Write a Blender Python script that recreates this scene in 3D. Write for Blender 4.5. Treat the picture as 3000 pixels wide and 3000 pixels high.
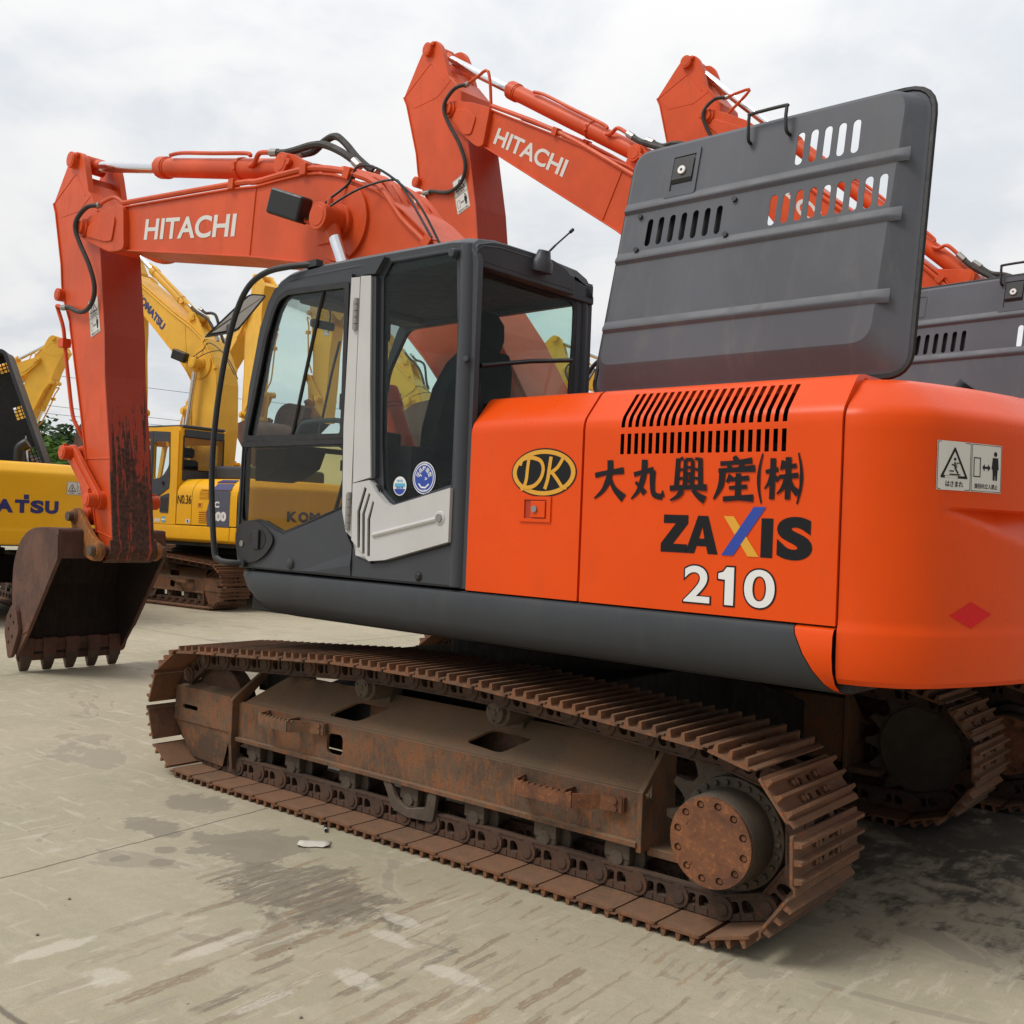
import bpy, bmesh, math, random
from math import sin, cos, pi, radians, sqrt, atan2, hypot
from mathutils import Matrix, Vector
random.seed(7)
for o in list(bpy.data.objects): bpy.data.objects.remove(o, do_unlink=True)
SC = bpy.context.scene
COL = SC.collection

# ------------------------------------------------------------------ camera
CAM_POS = Vector((-3.515, 4.8514, 1.5294))
yaw, pitch, roll = radians(-50.8112), radians(0.7345), radians(2.2751)
fw = Vector((cos(yaw)*cos(pitch), sin(yaw)*cos(pitch), sin(pitch)))
rt = Vector((sin(yaw), -cos(yaw), 0))
up = rt.cross(fw)
r2 = cos(roll)*rt + sin(roll)*up
u2 = -sin(roll)*rt + cos(roll)*up
cam = bpy.data.cameras.new("camera")
cam.sensor_width = 36
cam.lens = 3038.2/3000*36
cam.clip_start = 0.05
cam.clip_end = 3000
co = bpy.data.objects.new("camera", cam)
M = Matrix((r2, u2, -fw)).transposed().to_4x4()
M.translation = CAM_POS
co.matrix_world = M
COL.objects.link(co)
SC.camera = co

# ------------------------------------------------------------------ node helper
def N(nt, typ, ins=None, **props):
    n = nt.nodes.new(typ)
    for k, v in props.items(): setattr(n, k, v)
    for k, v in (ins or {}).items():
        s = n.inputs[k]
        if isinstance(v, bpy.types.NodeSocket): nt.links.new(v, s)
        else: s.default_value = v
    return n
def MATH(nt, op, a, b=0.0, c=None, clamp=False):
    d = {0: a, 1: b}
    if c is not None: d[2] = c
    return N(nt, 'ShaderNodeMath', d, operation=op, use_clamp=clamp).outputs[0]
def MIX(nt, f, a, b, mode='MIX'):
    n = N(nt, 'ShaderNodeMix', data_type='RGBA', blend_type=mode)
    for k, v in ((0, f), (6, a), (7, b)):
        s = n.inputs[k]
        if isinstance(v, bpy.types.NodeSocket): nt.links.new(v, s)
        else: s.default_value = (tuple(v)+(1,))[:4] if k else v
    return n.outputs[2]
def NOISE(nt, vec, scale, detail=4, rough=.55, dist=0.0):
    return N(nt, 'ShaderNodeTexNoise', {'Vector': vec, 'Scale': scale, 'Detail': detail, 'Roughness': rough, 'Distortion': dist}).outputs['Fac']
def RAMP(nt, f, lo, hi, a=0.0, b=1.0, smooth=True):
    n = N(nt, 'ShaderNodeMapRange', {0: f, 1: lo, 2: hi, 3: a, 4: b}, interpolation_type='SMOOTHSTEP' if smooth else 'LINEAR')
    return n.outputs[0]
def MAPV(nt, vec, scale=(1, 1, 1), rot=(0, 0, 0), loc=(0, 0, 0)):
    return N(nt, 'ShaderNodeMapping', {'Vector': vec, 'Scale': scale, 'Rotation': rot, 'Location': loc}).outputs[0]

# ------------------------------------------------------------------ sky and sun
SUN_EL, SUN_AZ = radians(55), radians(58)      # azimuth measured from +x towards +y
w = bpy.data.worlds.new("World"); SC.world = w; w.use_nodes = True
nt = w.node_tree; nt.nodes.clear()
sky = N(nt, 'ShaderNodeTexSky', sky_type='NISHITA', sun_disc=False, sun_elevation=SUN_EL, sun_rotation=pi/2-SUN_AZ,
        air_density=1.0, dust_density=3.0)
bg1 = N(nt, 'ShaderNodeBackground', {'Color': sky.outputs[0], 'Strength': 0.10})
tc = N(nt, 'ShaderNodeTexCoord').outputs['Generated']
sep = N(nt, 'ShaderNodeSeparateXYZ', {0: tc})
zc = MATH(nt, 'MAXIMUM', sep.outputs[2], 0.0)
dn = MATH(nt, 'ADD', zc, 0.28)
pv = N(nt, 'ShaderNodeCombineXYZ', {0: MATH(nt, 'DIVIDE', sep.outputs[0], dn), 1: MATH(nt, 'DIVIDE', sep.outputs[1], dn), 2: 0.0}).outputs[0]
c1 = NOISE(nt, pv, 2.3, 7, .52, .4)
c2 = NOISE(nt, pv, 6.5, 6, .55, .6)
cl = MATH(nt, 'ADD', MATH(nt, 'MULTIPLY', c1, .72), MATH(nt, 'MULTIPLY', c2, .28))
cl = RAMP(nt, cl, .37, .60)
ccol = MIX(nt, cl, (.715, .75, .795), (.895, .892, .885))
lum = MATH(nt, 'ADD', 0.93, MATH(nt, 'MULTIPLY', MATH(nt, 'POWER', zc, 1.6), .75))
rear_dim = RAMP(nt, MATH(nt, 'SUBTRACT', MATH(nt, 'MULTIPLY', sep.outputs[1], .25), sep.outputs[0]), .0, .75, 1.0, .38)   # unseen sky dimmed towards -x, added to darken rear faces
lum = MATH(nt, 'MULTIPLY', lum, rear_dim)
ccol = N(nt, 'ShaderNodeVectorMath', {0: ccol, 'Scale': lum}, operation='SCALE').outputs[0]
bg2 = N(nt, 'ShaderNodeBackground', {'Color': ccol, 'Strength': 1.0})
mx = N(nt, 'ShaderNodeMixShader', {0: .95, 1: bg1.outputs[0], 2: bg2.outputs[0]})
N(nt, 'ShaderNodeOutputWorld', {0: mx.outputs[0]})
sd = bpy.data.lights.new("sun", 'SUN'); sd.energy = 1.75; sd.angle = radians(22); sd.color = (1, .95, .87)
so = bpy.data.objects.new("sun", sd); COL.objects.link(so)
so.rotation_euler = Vector((-cos(SUN_EL)*cos(SUN_AZ), -cos(SUN_EL)*sin(SUN_AZ), -sin(SUN_EL))).to_track_quat('-Z', 'Y').to_euler()
SC.view_settings.view_transform = 'Standard'; SC.view_settings.look = 'None'
SC.view_settings.gamma = 1; SC.view_settings.exposure = .03; SC.view_settings.use_curve_mapping = False

# ------------------------------------------------------------------ materials
def new_mat(name):
    m = bpy.data.materials.new(name); m.use_nodes = True
    nt = m.node_tree
    return m, nt, nt.nodes['Principled BSDF']
def OBJ(nt): return N(nt, 'ShaderNodeTexCoord').outputs['Object']
def BUMP(nt, b, h, dist=.004, strength=.5):
    n = N(nt, 'ShaderNodeBump', {'Height': h, 'Distance': dist, 'Strength': strength})
    nt.links.new(n.outputs[0], b.inputs['Normal'])
def setb(b, **k):
    for n, v in k.items(): b.inputs[n.replace('_', ' ')].default_value = v
def paint(name, col, rough=.35, var=.10, dirt=.22, dirtcol=(.16, .12, .085), coat=0.0, orange_peel=.0, chips=0, sc=1.0, spec=.25):
    m, nt, b = new_mat(name); v = OBJ(nt)
    n1 = NOISE(nt, v, 1.7*sc, 5, .6); n2 = NOISE(nt, MAPV(nt, v, (9*sc, 9*sc, 2.2*sc)), 1.0, 6, .65, .3)
    c = MIX(nt, RAMP(nt, n1, .3, .7), [x*(1-var) for x in col], [min(1, x*(1+var)+.01*var) for x in col])
    d = MATH(nt, 'MULTIPLY', RAMP(nt, n2, .5, .78), dirt)
    c = MIX(nt, d, c, dirtcol)
    if chips:
        k_ = MATH(nt, 'ADD', MATH(nt, 'MULTIPLY', NOISE(nt, v, 11*sc, 8, .75, .4), .7), MATH(nt, 'MULTIPLY', n1, .3))
        c = MIX(nt, MATH(nt, 'MULTIPLY', RAMP(nt, k_, .66, .68), chips), c, (.075, .035, .024))
    nt.links.new(c, b.inputs['Base Color'])
    r = MATH(nt, 'ADD', rough, MATH(nt, 'MULTIPLY', MATH(nt, 'SUBTRACT', NOISE(nt, v, 5*sc, 6, .7), .5), .28), clamp=True)
    nt.links.new(MATH(nt, 'ADD', r, MATH(nt, 'MULTIPLY', d, .6), clamp=True), b.inputs['Roughness'])
    b.inputs['Specular IOR Level'].default_value = spec; b.inputs['Coat Weight'].default_value = coat; b.inputs['Coat Roughness'].default_value = .12
    if orange_peel: BUMP(nt, b, NOISE(nt, v, 260, 2), .0006, orange_peel)
    return m
def rusty(name, dark, mid, rust, amount=.5, sc=1.0, rough=.85, streak=True, bump=.6, dust=None, vary=0, fine=1.0):
    m, nt, b = new_mat(name); v = OBJ(nt)
    n1 = NOISE(nt, v, 3.1*sc, 7, .65, .4)
    vs = MAPV(nt, v, (26*sc*fine, 26*sc*fine, 7*sc*fine) if streak else (20*sc, 20*sc, 20*sc))
    n2 = NOISE(nt, vs, 1.0, 7, .7)
    n3 = NOISE(nt, v, 70*sc, 5, .7)
    c = MIX(nt, RAMP(nt, n1, .35, .65), dark, mid)
    if vary:
        rn = N(nt, 'ShaderNodeObjectInfo').outputs['Random']; c = MIX(nt, MATH(nt, 'MULTIPLY', rn, vary), c, [x*.55+y*.75 for x, y in zip(dark, rust)])
    pr = MATH(nt, 'ADD', MATH(nt, 'MULTIPLY', n2, .65), MATH(nt, 'MULTIPLY', n1, .35))
    c = MIX(nt, MATH(nt, 'MULTIPLY', RAMP(nt, pr, .62-.25*amount, .70-.16*amount), .85), c, rust)
    c = MIX(nt, MATH(nt, 'MULTIPLY', RAMP(nt, n3, .56, .66), .55), c, [x*.45 for x in dark])
    if dust:
        g = N(nt, 'ShaderNodeNewGeometry'); nz = N(nt, 'ShaderNodeSeparateXYZ', {0: g.outputs['Normal']}).outputs[2]
        f = MATH(nt, 'MULTIPLY', RAMP(nt, MATH(nt, 'ADD', nz, MATH(nt, 'MULTIPLY', MATH(nt, 'SUBTRACT', n3, .5), .5)), .25, .9), dust[3])
        c = MIX(nt, f, c, dust[:3])
    nt.links.new(c, b.inputs['Base Color'])
    nt.links.new(RAMP(nt, n2, .3, .7, rough-.18, min(1, rough+.1)), b.inputs['Roughness'])
    b.inputs['Metallic'].default_value = .05
    BUMP(nt, b, MATH(nt, 'ADD', n3, MATH(nt, 'MULTIPLY', n2, .6)), .004, bump)
    return m
def plain(name, col, rough=.5, metal=0.0, var=.12, spec=.5, sc=4):
    m, nt, b = new_mat(name); v = OBJ(nt)
    n = NOISE(nt, v, sc, 5, .6)
    nt.links.new(MIX(nt, n, [x*(1-var) for x in col], [min(1, x*(1+var)) for x in col]), b.inputs['Base Color'])
    nt.links.new(RAMP(nt, NOISE(nt, v, sc*5, 4), .3, .7, max(.02, rough-.08), min(1, rough+.08)), b.inputs['Roughness'])
    b.inputs['Metallic'].default_value = metal; b.inputs['Specular IOR Level'].default_value = spec
    return m
def glass(name, tint, refl=1.0, rough=.02):
    m, nt, b = new_mat(name); out = nt.nodes['Material Output']
    nt.nodes.remove(b)
    v = OBJ(nt)
    t = N(nt, 'ShaderNodeBsdfTransparent', {'Color': tuple(tint)+(1,)})
    dn = NOISE(nt, v, 7, 6, .7)
    df = N(nt, 'ShaderNodeBsdfDiffuse', {'Color': (.55, .53, .48, 1)})
    base = N(nt, 'ShaderNodeMixShader', {0: RAMP(nt, dn, .45, .85, .0, .008), 1: t.outputs[0], 2: df.outputs[0]})
    g = N(nt, 'ShaderNodeBsdfGlossy', {'Color': (1, 1, 1, 1), 'Roughness': rough})
    fr = N(nt, 'ShaderNodeFresnel', {'IOR': 1.5})
    mx = N(nt, 'ShaderNodeMixShader', {0: MATH(nt, 'MULTIPLY', fr.outputs[0], refl), 1: base.outputs[0], 2: g.outputs[0]})
    nt.links.new(mx.outputs[0], out.inputs[0])
    return m

ORANGE = paint('orange_paint', (.80, .076, .0035), .30, .05, .10, (.30, .10, .04), spec=.22)
BOOM = paint('weathered_orange_paint', (.66, .084, .017), .42, .11, .24, (.24, .065, .028), spec=.28, chips=.7)
YEL = paint('yellow_paint', (.88, .455, .018), .34, .05, .10, (.40, .24, .05))
YELB = paint('faded_yellow_paint', (.82, .46, .055), .42, .08, .22, (.38, .22, .06), chips=.6)
GREY = paint('charcoal_plastic', (.046, .050, .056), .48, .08, .18, (.14, .125, .11), orange_peel=.25)
CABG = paint('cab_charcoal_paint', (.054, .058, .068), .40, .08, .10, (.12, .11, .10), orange_peel=.2)
HOODG = paint('hood_grey_paint', (.098, .104, .122), .44, .10, .42, (.19, .18, .165), orange_peel=.3)
KGREY = paint('dark_grey_paint', (.055, .062, .078), .42, .08, .12)
SILV = paint('silver_paint', (.56, .55, .54), .36, .05, .12, (.32, .30, .27), coat=.1)
BLACK = plain('black_rubber', (.011, .011, .012), .55)
SEATM = plain('black_seat_fabric', (.008, .0085, .009), .9, spec=.2)
HOSE = plain('dusty_hose_rubber', (.040, .036, .032), .7)
BPLAS = plain('black_plastic', (.016, .016, .018), .42)
CHROME = plain('chrome_rod', (.72, .73, .75), .16, 1.0)
STEEL = plain('dull_steel', (.33, .32, .30), .42, .8)
HINGE = plain('hinge_metal', (.30, .29, .27), .45, .4)
WHITE = plain('white_decal', (.72, .70, .66), .45, var=.06)
WHITE2 = plain('number_white', (.80, .80, .79), .4, var=.04)
DBLK = plain('black_decal', (.008, .008, .010), .4, spec=.25)
KBLK = plain('faded_black_decal', (.013, .011, .014), .55, var=.35, sc=9, spec=.2)
DBLUE = plain('blue_decal', (.016, .055, .36), .35)
KBLUE = plain('navy_decal', (.030, .034, .16), .42)
PANB = plain('slate_blue_decal', (.085, .10, .15), .42)
GOLD = plain('gold_decal', (.74, .36, .025), .35)
RED = plain('red_reflector', (.72, .010, .016), .3, spec=.2)
SKYB = plain('light_blue_decal', (.10, .42, .62), .4)
MID = plain('interior_grey', (.10, .105, .11), .6)
INT = plain('interior_dark', (.018, .019, .021), .75)
FLOORM = plain('cab_floor_mat', (.03, .03, .03), .9)
ENGM = rusty('engine_bay_metal', (.010, .010, .010), (.02, .018, .016), (.04, .025, .015), .3)
GLS = glass('clear_green_glass', (.86, .93, .905), .6)
GLT = glass('bronze_tinted_glass', (.74, .68, .44), .5)
GLR = glass('rear_tinted_glass', (.84, .92, .895), .3)
GLD = glass('dark_green_glass', (.84, .92, .905), .28)
MIRR = plain('dusty_mirror_reflection', (.62, .57, .50), .35, .0)  # dust plus the mirrored ground, its reflection put into a matt base colour
FRAME = rusty('rusty_track_frame', (.092, .054, .033), (.160, .095, .056), (.27, .098, .034), .62, 1.0, dust=(.21, .145, .088, .65), fine=2.2)
SHOE = rusty('rusty_track_shoe', (.080, .044, .027), (.150, .080, .047), (.27, .102, .038), .50, 1.3, streak=False, dust=(.22, .14, .085, .35), vary=.55)
LINK = rusty('greasy_track_link', (.048, .030, .021), (.080, .047, .031), (.17, .065, .028), .35, 1.4, streak=False, dust=(.15, .10, .07, .4), vary=.35)
ROLL = rusty('greasy_roller_metal', (.075, .056, .040), (.11, .08, .056), (.14, .075, .04), .2, 1.2, streak=False, dust=(.18, .135, .095, .6))
HUBM = rusty('rusty_hub_cover', (.105, .042, .022), (.200, .076, .032), (.31, .12, .045), .45, 2.4, streak=False)
HUBS = rusty('dirty_hub_side', (.070, .056, .042), (.10, .078, .055), (.16, .085, .04), .25, 1.2, streak=False)
BKT = rusty('rusty_bucket_steel', (.082, .040, .028), (.140, .066, .045), (.19, .070, .033), .35, .9)
BKTI = rusty('shaded_bucket_inside', (.020, .012, .009), (.030, .017, .012), (.045, .022, .014), .3, .8)  # shade inside the bucket put into a darker copy of its rust
TOOTH = rusty('worn_bucket_tooth', (.085, .060, .042), (.13, .09, .062), (.17, .09, .05), .3, 1.5)
UNDER = rusty('greasy_undercarriage', (.010, .009, .008), (.016, .013, .010), (.028, .017, .010), .3, 1.0)
EARM = rusty('chipped_bucket_ear', (.16, .062, .024), (.30, .115, .03), (.42, .16, .03), .55, 1.2)

def worn_arm(name, col, z0, z1):
    # paint scraped off the inside face of the dipper, more of it low down
    m, nt, b = new_mat(name); v = OBJ(nt)
    z = N(nt, 'ShaderNodeSeparateXYZ', {0: v}).outputs[2]
    g = RAMP(nt, z, z0, z1, 1.0, 0.0)
    st = NOISE(nt, MAPV(nt, v, (4, 21, .7)), 1.0, 7, .62, .3)
    ch = NOISE(nt, MAPV(nt, v, (24, 30, 13)), 1.0, 7, .72, .8)
    f = MATH(nt, 'ADD', MATH(nt, 'MULTIPLY', st, .70), MATH(nt, 'MULTIPLY', ch, .30))
    thr = MATH(nt, 'SUBTRACT', .665, MATH(nt, 'MULTIPLY', g, .25))
    f = RAMP(nt, MATH(nt, 'SUBTRACT', f, thr), -.015, .03)
    n1 = NOISE(nt, v, 4, 5)
    p = MIX(nt, n1, [x*.82 for x in col], col)
    p = MIX(nt, RAMP(nt, ch, .55, .66, 0, .35), p, (.19, .035, .014))
    r = MIX(nt, RAMP(nt, NOISE(nt, v, 30, 5), .4, .6), (.045, .020, .014), (.10, .04, .024))
    nt.links.new(MIX(nt, f, p, r), b.inputs['Base Color'])
    nt.links.new(MATH(nt, 'ADD', .45, MATH(nt, 'MULTIPLY', f, .3)), b.inputs['Roughness'])
    BUMP(nt, b, MATH(nt, 'SUBTRACT', ch, MATH(nt, 'MULTIPLY', f, .8)), .006, .5)
    return m
ARMR = worn_arm('scraped_orange_arm', (.46, .052, .018), 1.25, 3.3)

# ------------------------------------------------------------------ mesh helpers
AX = {'y': lambda a, t, b: (a, t, b), 'x': lambda a, t, b: (t, a, b), 'z': lambda a, t, b: (a, b, t)}
class MB:
    def __init__(s): s.v = []; s.f = []; s.m = []
    def add(s, vs, fs, mi=0, mat=None):
        o = len(s.v)
        if mat is not None: vs = [mat @ Vector(p) for p in vs]
        s.v += [tuple(p) for p in vs]
        s.f += [tuple(i+o for i in f) for f in fs]; s.m += [mi]*len(fs)
        return s
    def box(s, x0, x1, y0, y1, z0, z1, mi=0, mat=None):
        vs = [(x, y, z) for z in (z0, z1) for y in (y0, y1) for x in (x0, x1)]
        return s.add(vs, [(0, 2, 3, 1), (4, 5, 7, 6), (0, 1, 5, 4), (2, 6, 7, 3), (0, 4, 6, 2), (1, 3, 7, 5)], mi, mat)
    def prism(s, pts, a, b, axis='y', mi=0, mat=None):
        g = AX[axis]; n = len(pts)
        vs = [g(p[0], a, p[1]) for p in pts] + [g(p[0], b, p[1]) for p in pts]
        return s.add(vs, [tuple(range(n))[::-1], tuple(range(n, 2*n))] + [(i, (i+1) % n, n+(i+1) % n, n+i) for i in range(n)], mi, mat)
    def plate(s, outer, holes, a, b, axis='y', mi=0, mat=None):
        vs, fs = fill(outer, holes, abs(b-a)); g = AX[axis]; mid = (a+b)/2
        return s.add([g(p[0], mid+p[2], p[1]) for p in vs], fs, mi, mat)
    def tube(s, pts, r, n=8, mi=0, cap=True, mat=None):
        pts = [Vector(p) for p in pts]; rings = []
        rr = r if isinstance(r, (list, tuple)) else [r]*len(pts)
        t0 = (pts[1]-pts[0]).normalized()
        a = t0.orthogonal().normalized()
        vs = []
        for i, p in enumerate(pts):
            d = ((pts[min(i+1, len(pts)-1)]-p).normalized() + (p-pts[max(i-1, 0)]).normalized())
            t = d.normalized() if d.length > 1e-6 else t0
            a = (a - t*a.dot(t)).normalized(); b = t.cross(a)
            vs += [p + rr[i]*(cos(2*pi*k/n)*a + sin(2*pi*k/n)*b) for k in range(n)]
        fs = [(i*n+k, i*n+(k+1) % n, (i+1)*n+(k+1) % n, (i+1)*n+k) for i in range(len(pts)-1) for k in range(n)]
        if cap: fs += [tuple(range(n))[::-1], tuple(range((len(pts)-1)*n, len(pts)*n))]
        return s.add(vs, fs, mi, mat)
    def cyl(s, p0, p1, r0, r1=None, n=20, mi=0, mat=None):
        return s.tube([p0, p1], [r0, r0 if r1 is None else r1], n, mi, True, mat)
    def lathe(s, prof, p0, axis, n=32, mi=0):          # prof: (distance along axis, radius)
        ax = Vector(axis).normalized(); p0 = Vector(p0)
        return s.tube_prof([(p0+ax*d, r) for d, r in prof], ax, n, mi)
    def tube_prof(s, pr, ax, n, mi):
        a = ax.orthogonal().normalized(); b = ax.cross(a); vs = []
        for p, r in pr: vs += [p + r*(cos(2*pi*k/n)*a + sin(2*pi*k/n)*b) for k in range(n)]
        m = len(pr)
        fs = [(i*n+k, i*n+(k+1) % n, (i+1)*n+(k+1) % n, (i+1)*n+k) for i in range(m-1) for k in range(n)]
        return s.add(vs, fs + [tuple(range(n))[::-1], tuple(range((m-1)*n, m*n))], mi)
    def grid(s, rows, mi=0, close=False):              # rows of equal length of points
        n = len(rows[0]); vs = [p for r in rows for p in r]
        return s.add(vs, [(i*n+k, i*n+(k+1) % n, (i+1)*n+(k+1) % n, (i+1)*n+k) for i in range(len(rows)-1) for k in range(n if close else n-1)], mi)
    def mesh(s, name, mats):
        me = bpy.data.meshes.new(name); me.from_pydata(s.v, [], s.f)
        for m in mats: me.materials.append(m)
        me.polygons.foreach_set('material_index', s.m)
        bm = bmesh.new(); bm.from_mesh(me)
        bmesh.ops.recalc_face_normals(bm, faces=bm.faces); bm.to_mesh(me); bm.free()
        return me
    def build(s, name, mats, parent=None, bevel=0, smooth=35, seg=2, rz=0.0, solid=0, label=None):
        if not isinstance(mats, (list, tuple)): mats = [mats]
        me = s.mesh(name, mats)
        if smooth:
            me.polygons.foreach_set('use_smooth', [True]*len(me.polygons)); me.set_sharp_from_angle(angle=radians(smooth))
        o = bpy.data.objects.new(name, me); COL.objects.link(o)
        if parent: o.parent = parent
        o.rotation_euler.z = rz
        if solid:
            md = o.modifiers.new('solid', 'SOLIDIFY'); md.thickness = solid; md.offset = 0
        if bevel:
            md = o.modifiers.new('bevel', 'BEVEL'); md.width = bevel; md.segments = seg; md.limit_method = 'ANGLE'; md.angle_limit = radians(32); md.harden_normals = bool(smooth)
        if label: o['label'] = label
        return o
def fill(outer, holes, thick):
    cu = bpy.data.curves.new('c', 'CURVE'); cu.dimensions = '2D'; cu.fill_mode = 'BOTH'; cu.extrude = thick/2
    for pts in [outer]+list(holes):
        sp = cu.splines.new('POLY'); sp.points.add(len(pts)-1); sp.use_cyclic_u = True
        for q, p in zip(sp.points, pts): q.co = (p[0], p[1], 0, 1)
    ob = bpy.data.objects.new('c', cu); me = bpy.data.meshes.new_from_object(ob)
    vs = [tuple(v.co) for v in me.vertices]; fs = [tuple(p.vertices) for p in me.polygons]
    bpy.data.objects.remove(ob); bpy.data.curves.remove(cu); bpy.data.meshes.remove(me)
    return vs, fs
def rnd(pts, r, n=4):                                   # round polygon corners
    out = []; m = len(pts)
    for i in range(m):
        p = Vector(pts[i]); a = Vector(pts[i-1]); b = Vector(pts[(i+1) % m])
        ri = r[i] if isinstance(r, (list, tuple)) else r
        da, db = a-p, b-p; la, lb = da.length, db.length
        if ri <= 0 or la < 1e-6 or lb < 1e-6: out.append(tuple(p)); continue
        d = min(ri, la*.48, lb*.48); A = p+da/la*d; B = p+db/lb*d
        for k in range(n+1):
            t = k/n; out.append(tuple((1-t)**2*A + 2*t*(1-t)*p + t*t*B))
    return out
def inset(pts, d):                                      # offset polygon inwards by d
    m = len(pts); ar = sum(pts[i-1][0]*pts[i][1]-pts[i][0]*pts[i-1][1] for i in range(m)); sg = 1 if ar > 0 else -1
    out = []
    for i in range(m):
        p = Vector(pts[i]); e1 = (p-Vector(pts[i-1])).normalized(); e2 = (Vector(pts[(i+1) % m])-p).normalized()
        n1 = Vector((-e1.y, e1.x))*sg; n2 = Vector((-e2.y, e2.x))*sg; b = n1+n2
        k = d/max(.35, b.length_squared/2) if b.length > 1e-6 else d
        out.append(tuple(p + b*k if b.length > 1e-6 else p+n1*d))
    return out
def circ(cx, cy, r, n=20, ry=None): return [(cx+r*cos(2*pi*k/n), cy+(ry or r)*sin(2*pi*k/n)) for k in range(n)]
def slot(x0, x1, y0, y1, n=5):                          # upright slot with round ends
    r = (x1-x0)/2; c = (x0+x1)/2
    return [(c+r*cos(t), y1-r+r*sin(t)) for t in [pi*k/n for k in range(n+1)]] + [(c+r*cos(t), y0+r+r*sin(t)) for t in [pi+pi*k/n for k in range(n+1)]]
def smoothpath(pts, n=6):                               # Catmull-Rom
    P = [Vector(p) for p in pts]; out = []
    for i in range(len(P)-1):
        a, b, c, d = P[max(i-1, 0)], P[i], P[i+1], P[min(i+2, len(P)-1)]
        for k in range(n):
            t = k/n; out.append(.5*((2*b)+(c-a)*t+(2*a-5*b+4*c-d)*t*t+(3*b-a-3*c+d)*t**3))
    return out+[P[-1]]

# ------------------------------------------------------------------ lettering
def text_geo(body, bold=0.0, shear=0.0, spacing=1.0, res=3):
    cu = bpy.data.curves.new('t', 'FONT'); cu.body = body; cu.offset = bold; cu.shear = shear; cu.space_character = spacing
    cu.resolution_u = res
    ob = bpy.data.objects.new('t', cu); me = bpy.data.meshes.new_from_object(ob)
    vs = [(v.co.x, v.co.y) for v in me.vertices]; fs = [tuple(p.vertices) for p in me.polygons]
    bpy.data.objects.remove(ob); bpy.data.curves.remove(cu); bpy.data.meshes.remove(me)
    xs = [v[0] for v in vs]; ys = [v[1] for v in vs]
    x0, x1, y0, y1 = min(xs), max(xs), min(ys), max(ys)
    return [((x-x0)/(x1-x0), (y-y0)/(y1-y0)) for x, y in vs], fs
def flatmap(origin, u, v, n, lift=.0015):
    o, u, v, n = Vector(origin), Vector(u), Vector(v), Vector(n).normalized()
    return lambda a, b, k=0.0: tuple(o+u*a+v*b+n*(lift+k))
class Dec:                                              # a sheet of decal shapes mapped through fn(a, b, lift)
    def __init__(s, fn): s.mb = MB(); s.fn = fn
    def text(s, body, x, y, wd, h, mi=0, k=0.0, bold=.02, shear=0.0, spacing=1.0):
        vs, fs = text_geo(body, bold, shear, spacing, 8 if h > .1 else 3)
        s.mb.add([s.fn(x+a*wd, y+b*h, k) for a, b in vs], fs, mi); return s
    def poly(s, pts, mi=0, k=0.0, holes=()):
        if holes:
            vs, fs = fill(pts, holes, 0); fs = [f for f in fs]
            s.mb.add([s.fn(p[0], p[1], k) for p in vs], fs, mi)
        else: s.mb.add([s.fn(p[0], p[1], k) for p in pts], [tuple(range(len(pts)))], mi)
        return s
    def rect(s, x0, y0, x1, y1, mi=0, k=0.0, nx=1):
        for i in range(nx):
            a, b = x0+(x1-x0)*i/nx, x0+(x1-x0)*(i+1)/nx
            s.mb.add([s.fn(a, y0, k), s.fn(b, y0, k), s.fn(b, y1, k), s.fn(a, y1, k)], [(0, 1, 2, 3)], mi)
        return s
    def stroke(s, pts, wd, mi=0, k=0.0):                # polyline of varying width
        m = len(pts); L = []; R = []
        ws = wd if isinstance(wd, (list, tuple)) else [wd]*m
        for i in range(m):
            a = Vector(pts[max(i-1, 0)]); b = Vector(pts[min(i+1, m-1)]); t = (b-a).normalized(); nn = Vector((-t.y, t.x)); p = Vector(pts[i])
            L.append(p+nn*ws[i]/2); R.append(p-nn*ws[i]/2)
        vs = [s.fn(p.x, p.y, k) for p in L+R]
        s.mb.add(vs, [(i, i+1, m+i+1, m+i) for i in range(m-1)], mi); return s
    def build(s, name, mats, parent, rz=0.0, label=None): 
        return s.mb.build(name, mats, parent, smooth=0, rz=rz, label=label)

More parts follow.
